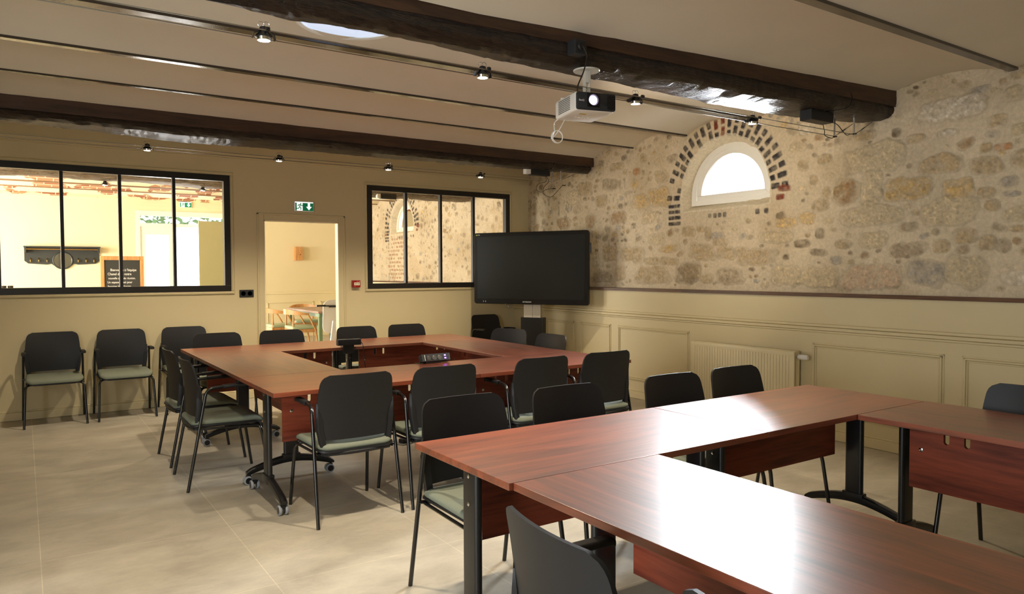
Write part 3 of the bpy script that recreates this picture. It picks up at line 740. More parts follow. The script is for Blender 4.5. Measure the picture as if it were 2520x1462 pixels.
m = MB(); m.box(-.115, .005, .045, .10, .60, 1.25, .003); m.box(.008, .115, .045, .10, .60, 1.25, .003); m.build('lift_column', mat('pale_aluminium', lin(190, 182, 165), .45, .35), tv, smooth=0)
m = MB(); m.box(-.15, .15, .03, .14, .10, .865, .004); m.box(-.40, .40, .02, .12, .05, .11, .01); m.build('stand_body', BSTEEL, tv, smooth=0)
for s in (-1, 1):
    m = MB(); m.box(s * .38 - .035, s * .38 + .035, -.32, .42, .055, .10, .008); ft = m.build('stand_foot', BSTEEL, tv, smooth=0)
    for yy in (-.27, .37):
        m = MB(); m.lathe([(.022, -.012), (.0275, -.008), (.0275, .008), (.022, .012)], (s * .38, yy, .0275), 'x', 16); m.build('castor', BSTEEL, ft, 40)
m = MB(); m.tube(spline([(-.33, -.03, 1.04), (-.30, -.05, 1.02), (-.26, -.06, .99)], 4), .006, 8); m.build('stylus_cord', BTUBE, tv)

# ------------------------------------------------------------------ radiator
rd = thing('radiator', 'cream ribbed panel radiator with white thermostat valve under the arched window', 'radiator', (xl(4.5), 4.5, 0), -math.atan(.021))
RX = -.115; y0, y1 = -.615, .59; zb, zt = .13, .735
m = MB(); n = 36; prof = []
st = (y1 - y0 - .04) / n
prof.append((RX - .0, y0))
for i in range(n):
    a = y0 + .02 + i * st
    prof += [(RX - .003, a), (RX - .003, a + st * .80), (RX + .004, a + st * .86), (RX + .004, a + st * .94)]
prof += [(RX, y1)]
back = [(RX + .03, y1), (RX + .03, y0)]
m.prism(prof + back, lambda a, b: (a, b, zb + .03), lambda a, b: (a, b, zt - .045))
m.box(RX - .003, RX + .03, y0, y1, zt - .046, zt - .006, .004); m.box(RX - .003, RX + .03, y0, y1, zb, zb + .031, .004); m.build('front_panel', RADI, rd, 30)
m = MB(); m.box(RX + .02, -.035, y0 + .004, y1 - .004, zt - .010, zt, .002); m.build('top_grille', RADI, rd, smooth=0)
for a in (y0, y1 - .006):
    m = MB(); m.box(RX + .01, -.035, a, a + .006, zb, zt - .004, .001); m.build('side_cover', RADI, rd, smooth=0)
m = MB(); m.box(-.06, -.03, y0 + .02, y1 - .02, zb, zt - .02); m.build('rear_panel', RADI, rd, smooth=0)
m = MB(); m.tube([(RX + .05, y0 - .012, zt - .05), (RX + .05, y0 + .002, zt - .05)], .012, 12); m.build('valve_body', STEEL, rd)
m = MB(); m.lathe([(.012, -.108), (.018, -.106), (.023, -.09), (.025, -.05), (.022, -.03), (.022, -.012)], (RX + .05, y0, zt - .05), 'y', 20); m.build('thermostat_head', WHITE, rd, 50)
for a in (y0 + .15, y1 - .15):
    m = MB(); m.box(-.06, .0, a - .015, a + .015, .35, .42); m.build('wall_bracket', RADI, rd, smooth=0)
# ------------------------------------------------------------------ projector under the front beam
pj = thing('projector', 'white ceiling projector with dark front hanging from the front beam', 'projector', (2.722, 3.295, 2.335), math.radians(-14))
w_, d_, h_ = .122, .15, .105
m = MB()
m.loft([[(a, b, z) for a, b in rrect(-w_ + i, w_ - i, -d_ + i, d_ - i, .022, 5)] for z, i in ((0, .010), (.004, .003), (.012, 0), (h_ - .012, 0), (h_ - .003, .004), (h_, .012))])
m.build('body', WHITE, pj, 50)
m = MB(); m.loft([[(a, y, b) for a, b in rrect(-w_ + .002 + i, w_ - .002 - i, .004 + i, h_ - .004 - i, .012, 4)] for y, i in ((-d_ + .004, 0), (-d_ - .006, 0), (-d_ - .009, .004))]); m.build('front_face', DARKG, pj, 40)
m = MB(); m.box(-.058, .020, -d_ - .012, -d_ - .006, .020, .098, .004); hood = m.build('lens_recess', GLOSSB, pj, smooth=0)
m = MB(); m.lathe([(.034, -.012), (.034, -.022), (.030, -.022), (.026, -.014)], (-.022, -d_ + .002, .058), 'y', 28, cap=False); m.build('lens_ring', BSTEEL, pj)
m = MB(); m.lathe([(.001, -.0175), (.012, -.017), (.022, -.0155), (.027, -.013)], (-.022, -d_ + .002, .058), 'y', 24); m.build('lens', LENSE, pj, 60)
m = MB()
for i in range(7): 
    for k in range(9): m.box(.068 + i * .0072, .0732 + i * .0072, -d_ - .0105, -d_ - .008, .014 + k * .009, .0205 + k * .009)
m.build('front_vent', GLOSSB, pj, smooth=0)
m = MB()
for i in range(13):
    for k in range(8): m.box(-w_ - .001, -w_ + .002, -.07 + i * .0125, -.0625 + i * .0125, .018 + k * .0098, .0235 + k * .0098)
m.build('side_vent', DARKG, pj, smooth=0)
m = MB(); m.box(-.06, -.02, -.075, -.055, -.0015, .001); m.build('yellow_label', mat('yellow_label', lin(190, 170, 60), .5), pj, smooth=0)
m = MB()
for (a, b) in ((-.02, .03), (0, .045), (.02, .03), (0, .015), (.045, .03), (-.045, .02)): m.lathe([(.006, -.0022), (.007, 0)], (a, b, 0), 'z', 12)
m.build('keypad', WHITE, pj)
text('maker_lettering', 'BenQ', .014, WHITE, pj, Matrix.Translation((-.108, -d_ - .0092, .05)) @ Matrix.Rotation(PI / 2, 4, 'X'))
for a in (-.10, .10):
    m = MB(); m.lathe([(.012, 0), (.012, .010), (.008, .014)], (a, .08, h_), 'z', 14); m.build('foot', WHITE, pj)
m = MB(); m.box(-.06, .10, -.03, .05, h_, h_ + .012, .003); m.tube([(-.06, -.02, h_ + .012), (.11, -.02, h_ + .012)], .010, 10); m.build('mount_arms', DARKG, pj)
m = MB(); m.lathe([(.075, .268), (.078, .272), (.078, .276), (.072, .278)], (.03, .03, 0), 'z', 32); m.box(.012, .048, .01, .05, .20, .27, .004); m.box(.014, .019, .012, .048, .135, .22, .002); m.box(.041, .046, .012, .048, .135, .22, .002); m.tube([(.008, .03, .165), (.052, .03, .165)], .006, 10)
m.tube([(.03, .03, .10), (.03, .03, .15)], .016, 14); m.build('ceiling_mount', mat('white_mount', lin(205, 200, 188), .4), pj, 40)
m = MB(); lp = [(-.10, .12, .01), (-.13, .135, -.02), (-.125, .14, -.07)] + [(-.108 + .034 * math.cos(a), .14 + .008 * math.sin(a * .5), -.098 + .036 * math.sin(a)) for a in np.linspace(2.2, 2.2 + 4.4 * PI, 28)] + [(-.10, .135, -.06), (-.07, .12, .0)]
m.tube(spline(lp, 3), .0026, 6); m.build('dangling_cable', WHITE, pj)
jb = thing('socket_box', 'black surface socket box on the face of the front beam above the projector', 'socket', (2.61, 3.236, 2.692))
m = MB(); m.box(-.042, .042, -.05, .02, -.042, .038, .004); m.build('housing', DARKG, jb, smooth=0)
m = MB(); m.lathe([(.022, -.062), (.026, -.056), (.026, -.05)], (0, 0, 0), 'y', 18); m.build('plug', BPLAST, jb)
m = MB(); m.tube(spline([(2.61, 3.172, 2.69), (2.625, 3.155, 2.63), (2.615, 3.17, 2.55), (2.60, 3.20, 2.48), (2.625, 3.235, 2.452), (2.65, 3.27, 2.446)], 6), .004, 8)
tag(m.build('power_cord', BTUBE), 'thin black cord dropping from the beam socket to the projector', 'cord')

# ------------------------------------------------------------------ cable lighting
def spotlight(x, y, z, half, label, tilt=(0, 0), group=None):
    o = thing('cable_spotlight', label, 'lamp', (x, y, z), 0, group)
    wat = SPOT_W * (.8 if y > 7 else 1)
    m = MB(); m.tube([(0, -half - .012, .012), (0, half + .012, .012)], .005, 8)
    for s in (-1, 1): m.lathe([(.010, -.008), (.011, 0), (.010, .008)], (0, s * half, .012), 'x', 12)
    m.build('cable_clamp', BSTEEL, o)
    m = MB(); m.lathe([(.012, .040), (.018, .036), (.020, .016), (.036, .0), (.038, -.006), (.034, -.008)], seg=24)
    for s in (-1, 1): m.loft([[(s * .018, -.016, .020), (s * .018, .016, .020), (s * .018, .016, .024), (s * .018, -.016, .024)], [(s * .045, -.013, .004), (s * .045, .013, .004), (s * .045, .013, .008), (s * .045, -.013, .008)], [(s * .047, -.011, -.016), (s * .047, .011, -.016), (s * .050, .011, -.014), (s * .050, -.011, -.014)]])
    m.build('holder', BSTEEL, o)
    m = MB(); m.tube([(-.012 + .014 * math.cos(a), .0, .048 + .012 * math.sin(a)) for a in np.linspace(-1, 4, 14)], .0012, 5); m.tube([(.012 + .014 * math.cos(a), .004, .050 + .014 * math.sin(a)) for a in np.linspace(-1, 4, 14)], .0012, 5); m.build('lead_wire', CHROME, o)
    m = MB(); m.lathe([(.031, -.006), (.029, -.020), (.027, -.0215)], seg=24, cap=False); m.build('lamp_rim', CHROME, o)
    m = MB(); m.lathe([(.001, -.0215), (.014, -.0212), (.0275, -.020)], seg=24); m.build('lamp_glass', BULB, o)
    L = bpy.data.lights.new('spot_beam', 'SPOT'); L.energy = wat; L.color = (1.0, .85, .64); L.spot_size = math.radians(118); L.spot_blend = .8; L.shadow_soft_size = .022
    lo = bpy.data.objects.new('spot_beam', L); COL.objects.link(lo); lo.location = (x, y, z - .035); lo.rotation_euler = (tilt[0], tilt[1], 0)
    if len(tilt) == 3: lo.rotation_euler = (Vector(tilt) - lo.location).to_track_quat('-Z', 'Y').to_euler(); L.spot_size = math.radians(75)
    return o
SPOT_W = 125
NG = 'spotlights on the front cable pair'; FG = 'spotlights on the back cable pair'
for x, l, t in ((.91, 'small cable spotlight at top left under the front beam, brightly lit', (0, 0)), (2.045, 'small cable spotlight between the front beam and a ceiling joist, left of the projector', (0, 0)),
                (3.145, 'small cable spotlight just right of the projector, glaring', (5.6, 5.0, 2.35)), (4.255, 'small cable spotlight in front of the brick arch of the window', (.15, .35))):
    spotlight(x, 3.315, 2.485, .062, l, t, NG)
for x, l in ((.938, 'small cable spotlight above the left glazed window'), (2.09, 'small cable spotlight left of and above the doorway'), (3.236, 'small cable spotlight above the wall between doorway and right window'), (4.377, 'small cable spotlight above the right glazed window, rightmost of the back row')):
    spotlight(x, 7.15, 2.535, .082, l, (.12, 0), FG)
def cable(name_y, z, xe, zb, label):
    m = MB(); m.tube([(XL + .01, name_y, z)] + [(x, name_y, z - .006 * math.sin(PI * (x - XL) / (xe - XL))) for x in np.linspace(XL + .4, xe - .3, 12)] + [(xe, name_y, z), (xe + .12, name_y, z + (zb - z) * .45), (xe + .25, name_y, zb)], .0028, 6)
    m.tube([(xe + .10, name_y, z + (zb - z) * .37), (xe + .15, name_y, z + (zb - z) * .58)], .006, 8)
    o = m.build('lighting_cable', STEEL); tag(o, label, 'cable')
def post(x, y, z0, z1, label):
    m = MB(); m.cyl((x, y, z0 - .01), (x, y, z1), .0075, 12); m.lathe([(.024, 0), (.024, .006)], (x, y, z1 - .006), 'z', 16); tag(m.build('cable_post', CHROME), label, 'post')
cable(3.253, 2.497, 5.40, 2.62, 'thin steel lighting cable under the front beam, nearer of its pair'); cable(3.377, 2.497, 5.335, 2.62, 'thin steel lighting cable under the front beam, farther of its pair')
cable(7.068, 2.547, 5.47, 2.655, 'thin steel lighting cable before the glazed wall, nearer of its pair'); cable(7.232, 2.547, 5.47, 2.655, 'thin steel lighting cable before the glazed wall, farther of its pair')
post(5.40, 3.253, 2.495, 2.64, 'chrome cable post under the front beam end, right one of two'); post(5.335, 3.377, 2.495, 2.64, 'chrome cable post under the front beam end, left one of two')
post(5.47, 7.068, 2.545, 2.672, 'chrome cable post under the back beam end, right one of two'); post(5.47, 7.232, 2.545, 2.672, 'chrome cable post under the back beam end, left one of two')
tb = thing('transformer', 'black lighting transformer under the right end of the front beam', 'transformer', (4.985, 3.30, 2.585))
m = MB(); m.box(-.14, .14, -.05, .05, -.03, .05, .006); m.build('case', BPLAST, tb, smooth=0)
for pts in ([(.12, .03, -.02), (.16, .04, -.07), (.20, .06, -.10), (.27, .05, -.115), (.33, .07, -.095)], [(.13, -.03, -.02), (.22, -.03, -.03), (.30, -.05, -.10), (.36, -.05, -.09), (.40, -.05, -.085)]):
    m = MB(); m.tube(spline(pts, 6), .003, 6); a, b = Vector(pts[-1]), Vector(pts[-1]) + Vector((.04, 0, .005)); m.tube([a, b], .006, 8); m.build('output_wire', BTUBE, tb)
tb2 = thing('transformer', 'black lighting transformer with a white end under the back beam', 'transformer', (5.20, 7.16, 2.625))
m = MB(); m.box(-.13, .15, -.04, .04, -.03, .05, .008); m.build('case', BPLAST, tb2, smooth=0)
m = MB(); m.box(-.20, -.13, -.035, .035, -.022, .04, .008); m.build('end_cap', WHITE, tb2, smooth=0)
for pts in ([(.10, -.02, -.03), (.09, -.03, -.10), (-.02, -.04, -.13), (-.06, -.04, -.20), (.02, -.03, -.23), (.12, .0, -.19), (.22, .0, -.17)], [(.14, .02, -.03), (.17, .02, -.09), (.10, .02, -.16), (.08, .0, -.24), (.17, -.02, -.28), (.25, -.03, -.22), (.33, -.05, -.13)]):
    m = MB(); m.tube(spline(pts, 6), .003, 6); a, b = Vector(pts[-1]), Vector(pts[-1]) + Vector((.04, 0, .0)); m.tube([a, b], .006, 8); m.build('output_wire', BTUBE, tb2)
m = MB(); m.tube(spline([(5.24, 7.115, 2.66), (5.27, 6.97, 2.66), (5.30, 6.966, 2.74)], 6), .004, 6); tag(m.build('supply_cord', BTUBE), 'short black cord from the back transformer up the beam face', 'cord')
m = MB(); m.tube(spline([(5.02, 3.25, 2.63), (5.05, 3.10, 2.63), (5.09, 3.085, 2.70), (5.09, 3.095, 2.75)], 6), .004, 6); tag(m.build('supply_cord', BTUBE), 'short dark cord from the front transformer up the beam face', 'cord')

# ------------------------------------------------------------------ wall fittings
def exit_sign(x, y, z, label, face=-1):
    o = thing('exit_sign', label, 'sign', (x, y, z)); W, H, t = .116, .06, .03
    m = MB(); m.box(-W, W, -t, 0, -H, H, .004); m.build('housing', WHITE, o, smooth=0)
    m = MB(); m.box(-W + .008, W - .008, -t - .0015, -t + .001, -H + .008, H - .008); m.build('lit_panel', SIGNW, o, smooth=0)
    q = -t - .0018; e = .0006
    B, Tp = -H + .008, H - .020
    m = MB(); m.prism([(-W + .010, B), (-W + .028, B), (-W + .028, Tp), (-W + .010, Tp)], lambda u, v: (u, q, v), lambda u, v: (u, q - e, v)); m.build('green_edge', GREEN, o, smooth=0)
    m = MB()      # green field with the white arrow left open in it
    m.prism([(-.018, B), (W - .008, B), (W - .008, Tp), (.071, Tp), (.071, B + .050), (.092, B + .050), (.057, B + .008), (.022, B + .050), (.043, B + .050), (.043, Tp), (-.018, Tp)], lambda u, v: (u, q, v), lambda u, v: (u, q - e, v))
    m.build('green_field', GREEN, o, smooth=0)
    m = MB(); c = -.052; k = .0052
    m.lathe([(.0075, q), (.0075, q - e)], (c + .012, 0, .030), 'y', 14)
    for pts in ([(c + .008, q, .020), (c - .002, q, -.004)], [(c + .008, q, .019), (c - .014, q, .016), (c - .022, q, .002)], [(c + .009, q, .018), (c + .022, q, .006), (c + .034, q, .012)], [(c - .002, q, -.004), (c + .014, q, -.018), (c + .012, q, -.042)], [(c - .003, q, -.006), (c - .012, q, -.024), (c - .036, q, -.028)]):
        m.tube(pts, k, 8)
    m.build('running_figure', GREEN, o, smooth=0)
    return o
exit_sign(2.776, YB, 2.214, 'green and white exit sign on the wall above the doorway')
cp = thing('fire_call_point', 'red fire alarm call point on the wall right of the doorway', 'alarm', (3.413, YB, 1.293))
m = MB(); m.box(-.05, .05, -.045, 0, -.044, .044, .004); m.build('housing', RED, cp, smooth=0)
m = MB(); m.box(-.032, .040, -.048, -.044, -.018, .018); m.build('break_glass', mat('ivory_plate', lin(235, 225, 195), .3), cp, smooth=0)
m = MB(); f2 = lambda u, v: (u, -.0482, v); g2 = lambda u, v: (u, -.049, v)
m.lathe([(.004, 0), (.004, -.0008)], (.004, -.0482, 0), 'y', 12); m.prism([(-.016, .008), (-.016, -.008), (-.006, 0)], f2, g2); m.prism([(.024, .008), (.024, -.008), (.014, 0)], f2, g2); m.build('press_mark', BPLAST, cp, smooth=0)
m = MB(); m.lathe([(.005, -.047), (.005, -.044)], (.008, 0, .030), 'y', 12); m.box(.026, .042, -.047, -.044, .024, .032); m.build('indicator', mat('pale_pink', lin(220, 150, 140), .4), cp, smooth=0)
text('small_lettering', 'FEU', .010, WHITE, cp, Matrix.Translation((-.032, -.0452, -.036)) @ Matrix.Rotation(PI / 2, 4, 'X'))
so = thing('wall_socket', 'black double wall socket between the left glazed window and the doorway', 'socket', (2.11, YB, 1.199))
m = MB(); m.box(-.078, .078, -.010, 0, -.042, .042, .003); m.build('plate', DARKG, so, smooth=0)
for s in (-1, 1):
    m = MB(); m.lathe([(.029, -.010), (.029, -.013), (.025, -.013), (.023, -.005)], (s * .036, 0, 0), 'y', 24); m.build('outlet', BPLAST, so)

# ------------------------------------------------------------------ things on and under the far tables
cc = thing('conference_camera', 'black bar-shaped conference camera clamped to the inner edge of the back tables', 'camera', (2.50, 6.44, .74), math.radians(-4))
m = MB(); m.loft([[(x, a, b) for a, b in rrect(-.035, .03, .022, .078, .008, 3)] for x in (-.108, .108)]); m.build('camera_bar', BPLAST, cc, 40)
m = MB(); m.lathe([(.004, -.003), (.004, 0)], (.088, -.035, .060), 'y', 10); m.build('lens', GLOSSB, cc)
m = MB(); m.box(-.052, .052, .0, .02, -.055, .024, .003); m.box(-.052, .052, .0, .09, .001, .010, .002); m.box(-.03, .03, .0, .07, -.060, -.050, .002); m.build('clamp', BSTEEL, cc, smooth=0)
m = MB(); m.tube([(.02, .035, -.10), (.02, .035, -.03)], .005, 10); m.lathe([(.012, -.112), (.014, -.104), (.012, -.098)], (.02, .035, 0), 'z', 12); m.build('clamp_screw', BSTEEL, cc)
m = MB(); m.tube(spline([(.10, .0, .05), (.122, -.03, .03), (.130, -.035, -.03), (.135, -.035, -.12), (.16, -.03, -.30), (.15, -.02, -.52), (.12, .0, -.70), (.0, .02, -.735)], 6), .0035, 8); m.build('cable', BTUBE, cc)
ps = thing('table_socket_block', 'black block of three sockets and purple-lit ports on the inner edge of the front tables', 'socket block', (2.612, 4.955, .74), math.radians(1))
Mt = Matrix.Translation((0, 0, .036)) @ Matrix.Rotation(math.radians(-22), 4, 'X')
m = MB(); m.box(-.122, .122, -.026, .026, -.028, .030, .004, M=Mt); m.build('housing', DARKG, ps, smooth=0)
m = MB(); m.box(-.085, .05, -.02, .028, 0, .020, .002); m.build('stand', BSTEEL, ps, smooth=0)
for xx in (-.062, -.016, .030):
    m = MB(); m.lathe([(.021, -.0268), (.021, -.029), (.0185, -.029), (.017, -.0262)], (xx, 0, .001), 'y', 22); m.bm.transform(Mt); so_ = m.build('outlet', GLOSSB, ps)
    m = MB(); m.lathe([(.003, -.030), (.003, -.026)], (xx - .006, 0, .010), 'y', 8); m.bm.transform(Mt); m.build('earth_pin', CHROME, so_)
for zz in (.012, -.010):
    m = MB(); m.box(.072, .086, -.0275, -.025, zz - .004, zz + .005); m.bm.transform(Mt); m.build('charging_port', USBL, ps, smooth=0)
m = MB(); m.box(-.098, -.094, -.0275, -.025, -.02, .024); m.bm.transform(Mt); m.build('trim_strip', STEEL, ps, smooth=0)
m = MB(); m.tube(spline([(-.118, .0, .02), (-.135, -.01, .006), (-.140, .035, .008), (-.132, .064, -.002), (-.118, .078, -.05), (-.10, .10, -.30), (-.02, .30, -.60), (.02, .55, -.715)], 6), .0035, 8); m.build('cable', BTUBE, ps)
fb = thing('floor_socket', 'small metal floor socket with plugged cord under the far tables', 'socket', (2.64, 5.56, 0), math.radians(20))
m = MB(); m.box(-.09, .09, -.07, .07, 0, .006, .002); m.build('plate', STEEL, fb, smooth=0)
m = MB(); m.box(.07, .078, -.05, .05, .006, .075, .002); m.build('lid', STEEL, fb, smooth=0)
m = MB(); m.box(-.04, .03, -.03, .03, .006, .04, .008); m.build('plug', BPLAST, fb, smooth=0)
# ------------------------------------------------------------------ the bright room beyond the glazing
YF = 16.2; XR2 = 6.30
m = MB(); DW = (1.89, 3.75, 2.68)
m.box(-3.6, DW[0], YF, YF + .2, 0, 3.4); m.box(DW[1], 6.9, YF, YF + .2, 0, 3.4); m.box(DW[0], DW[1], YF, YF + .2, DW[2], 3.4)
tag(m.build('wall_far', CREAM, smooth=0), kind='structure')
m = MB(); m.box(-3.75, -3.6, YB, YF + .2, 0, .9); m.box(-3.75, -3.6, YB, YF + .2, 2.6, 3.4)
for a, b in ((YB, 9.6), (11.2, 12.6), (14.2, YF + .2)): m.box(-3.75, -3.6, a, b, .9, 2.6)
tag(m.build('wall_far_left', CREAM, smooth=0), kind='structure')
ARCH2 = (13.33, 2.33, 2.21, .53)
wf = struct('wall_far_right')
rs = np.random.RandomState(5)
NICHE = [(13.06 + .115 * i + .05 * (k % 2), 2.10 - .078 * k, .045, .022, 'C' if rs.rand() < .7 else 'b') for k in range(12) for i in range(8) if rs.rand() < .85]
stone_wall('stone_face', 8.62, 16.2, 1.24, 3.2, .014, lambda y: XR2, NICHE, 420, ARCH2, 8, wf)
m = MB(); m.box(XR2 - .03, 6.9, YB + .15, YF, 0, 1.24); m.build('painted_lining', CREAM, wf, smooth=0)
m = MB()
for a, b, c, e in ((YB + .15, 12.84, 1.24, 3.4), (13.82, YF, 1.24, 3.4), (12.84, 13.82, 1.24, 2.23), (12.84, 13.82, 2.84, 3.4)): m.box(XR2 + .12, XR2 + .24, a, b, c, e)
m.build('stone_core', bpy.data.materials['lime_mortar'], wf, smooth=0)
aw = arch_window('window_4', ARCH2[0], XR2 + .12); aw.location.z = 2.24; aw.scale = (1, .93, .93)
m = MB(); m.box(XR2 - .06, XR2 + .1, YB + .15, YF, 1.225, 1.25); tag(m.build('trim_4', LEDGE, smooth=0), kind='structure')
PF = lambda x, z, d: (x, YF - d, z)
m = MB(); lbar(m, -3.6, DW[0] - .07, .955, 1.005, .02, PF); lbar(m, DW[1] + .07, XR2 - .03, .955, 1.005, .02, PF); tag(m.build('trim_5', CREAM), kind='structure')
for a, b in ((4.42, 5.48), (5.62, 6.2)):
    m = MB(); frame_mould(m, a, b, .2, .79, PF); o = m.build('trim_6', CREAM); tag(o, kind='structure')
def patch_mat():
    m = bpy.data.materials.new('limewash_over_brick'); m.use_nodes = True
    nt = m.node_tree; N = nt.nodes; L = nt.links; b = N['Principled BSDF']; b.inputs['Roughness'].default_value = .85
    tc = N.new('ShaderNodeTexCoord'); br = N.new('ShaderNodeTexBrick'); br.inputs['Scale'].default_value = 1.0; br.inputs['Brick Width'].default_value = .22; br.inputs['Row Height'].default_value = .11; br.inputs['Mortar Size'].default_value = .008
    br.inputs['Color1'].default_value = lin(150, 84, 58); br.inputs['Color2'].default_value = lin(190, 140, 100); br.inputs['Mortar'].default_value = lin(220, 205, 170)
    L.new(tc.outputs['Object'], br.inputs['Vector'])
    n = N.new('ShaderNodeTexNoise'); n.inputs['Scale'].default_value = 2.4; n.inputs['Detail'].default_value = 3; L.new(tc.outputs['Object'], n.inputs['Vector'])
    cr = N.new('ShaderNodeValToRGB'); cr.color_ramp.elements[0].position = .54; cr.color_ramp.elements[1].position = .57; L.new(n.outputs['Fac'], cr.inputs['Fac'])
    mx = N.new('ShaderNodeMix'); mx.data_type = 'RGBA'; mx.inputs['A'].default_value = lin(235, 222, 185); L.new(br.outputs['Color'], mx.inputs['B']); L.new(cr.outputs['Color'], mx.inputs['Factor']); L.new(mx.outputs['Result'], b.inputs['Base Color'])
    return m
J2 = [9.5, 10.2, 11.2, 12.0, 12.8, 13.65, 14.5, 15.35]
pr2 = list(zip([(YB + .1, 2.87)] + [(y, 2.87) for y in J2], [(y, 2.87) for y in J2] + [(YF + .05, 2.87)]))
m = MB(); m.loft(vault(pr2, -3.7, lambda y: XR2 + .13, .11), closed_ring=False, caps=False); tag(m.build('ceiling_far', patch_mat()), kind='structure')
for y in (12.8, 13.65, 14.5):
    m = MB(); m.box(-3.7, XR2 + .05, y - .022, y + .022, 2.862, 2.88, .003); tag(m.build('ceiling_joist', mat('rusty_joist', lin(140, 110, 80), .6) if 'rusty_joist' not in bpy.data.materials else bpy.data.materials['rusty_joist'], smooth=0), kind='structure')
GREYB = wood_mat('weathered_beam', lin(84, 72, 60), lin(158, 142, 122), 0.6, 0, 4.0, 0.0, 1.0); keep = OLDBEAM; OLDBEAM = GREYB
beam('ceiling_beam', 'rough weathered oak beam in the bright room beyond the glazing', -3.6, 6.25, lambda x: 10.45, 2.715, 2.86, .30, .10, 41); OLDBEAM = keep
m = MB(); m.tube([(-3.6, 10.63, 2.565), (5.05, 10.63, 2.565), (5.35, 10.63, 2.60)], .002, 6); tag(m.build('lighting_cable', STEEL), 'thin lighting cable in the bright room beyond the glazing', 'cable')
post(5.06, 10.60, 2.56, 2.66, 'cable post in the room beyond, seen through the right glazed window, left one'); post(5.12, 10.56, 2.56, 2.66, 'cable post in the room beyond, seen through the right glazed window, right one')
tb3 = thing('transformer', 'dark lighting transformer seen at the top of the right glazed window', 'transformer', (4.74, 10.5, 2.60)); m = MB(); m.box(-.13, .13, -.04, .04, -.03, .05, .008); m.build('case', BPLAST, tb3, smooth=0); m = MB(); m.box(-.19, -.13, -.03, .03, -.02, .04, .006); m.build('end_cap', WHITE, tb3, smooth=0)
SPOT_W = 25
spotlight(.90, 10.63, 2.57, .05, 'tiny spotlight seen through the second pane of the left glazed window'); spotlight(2.07, 10.63, 2.57, .05, 'tiny spotlight seen through the fourth pane of the left glazed window')
exit_sign(2.811, YF, 2.829, 'small exit sign seen through the left glazed window, above the garden door')
# coat rack
cr_ = thing('coat_rack', 'dark wall coat rack with round mirror seen through the left glazed window', 'coat rack', (.64, YF, 1.615)); W = .603
m = MB(); out = [(-W, .31), (-W, .05), (-W + .06, 0), (-.25, -.02), (-.18, .0), (-.14, -.04), (.14, -.04), (.18, 0), (.25, -.02), (W - .06, 0), (W, .05), (W, .31)]
m.prism(out, lambda u, v: (u, -.03, v), lambda u, v: (u, 0, v)); DARKW = mat('painted_dark_wood', lin(46, 50, 48), .45); m.build('backboard', DARKW, cr_, smooth=0)
m = MB(); m.box(-W - .01, W + .01, -.22, 0, .295, .32, .004); m.box(-W, -W + .03, -.2, 0, .2, .3); m.box(W - .03, W, -.2, 0, .2, .3); m.build('hat_shelf', DARKW, cr_, smooth=0)
m = MB(); m.tube([(-W + .02, -.19, .265), (W - .02, -.19, .265)], .010, 10); m.build('rail', BRASS, cr_)
m = MB(); m.tube([(.155 * math.cos(a), -.035, .06 + .155 * math.sin(a)) for a in np.linspace(0, 2 * PI, 33)[:-1]], .014, 8, closed=True); m.build('mirror_frame', DARKW, cr_)
m = MB(); m.lathe([(.150, -.034), (.150, -.03)], (0, 0, .06), 'y', 32); m.build('mirror', MIRROR, cr_)
for x in (-.51, -.38, -.25, .25, .38, .51):
    m = MB(); m.tube(spline([(x, -.03, .10), (x, -.06, .085), (x, -.08, .05), (x, -.06, .03), (x, -.05, .06)], 4), .008, 8); m.build('hook', BRASS, cr_)
# chalkboard
cb = thing('chalkboard', 'wood-framed chalkboard with handwriting seen through the left glazed window', 'chalkboard', (1.365, 13.5, 0), 0); HW = .315
m = MB(); m.box(-HW + .04, HW - .04, -.008, .008, .70, 1.66); m.build('board', CHALKB, cb, smooth=0)
for nm, a, b, c, e in (('frame_rail', -HW, HW, 1.645, 1.71), ('frame_rail', -HW, HW, .66, .72), ('frame_stile', -HW, -HW + .055, .72, 1.645), ('frame_stile', HW - .055, HW, .72, 1.645)):
    m = MB(); m.box(a, b, -.022, .022, c, e, .004); m.build(nm, OAK, cb, smooth=0)
for s in (-1, 1):
    m = MB(); m.tube([(s * .22, -.20, 0), (s * .22, -.03, 1.0)], .016, 8); m.tube([(s * .22, .35, 0), (s * .20, .03, 1.5)], .016, 8); m.build('easel_leg', OAK, cb)
m = MB(); m.box(-.26, .26, -.06, .03, .63, .66, .003); m.build('easel_ledge', OAK, cb, smooth=0)
for k, (s, x, sz) in enumerate((("Bienvenue à l'équipe", -.175, .058), ('Chanel dans notre', -.215, .058), ('nouvelle salle de réunion.', -.205, .048), ('Un espace pensé pour', -.22, .050), ('favoriser les échanges,', -.215, .048), ('la créativité & collaboration', -.225, .044))):
    text('chalk_line', s, sz, CHALK, cb, Matrix.Translation((x, -.0092, 1.465 - .066 * k)) @ Matrix.Rotation(PI / 2, 4, 'X'), sx=.80)
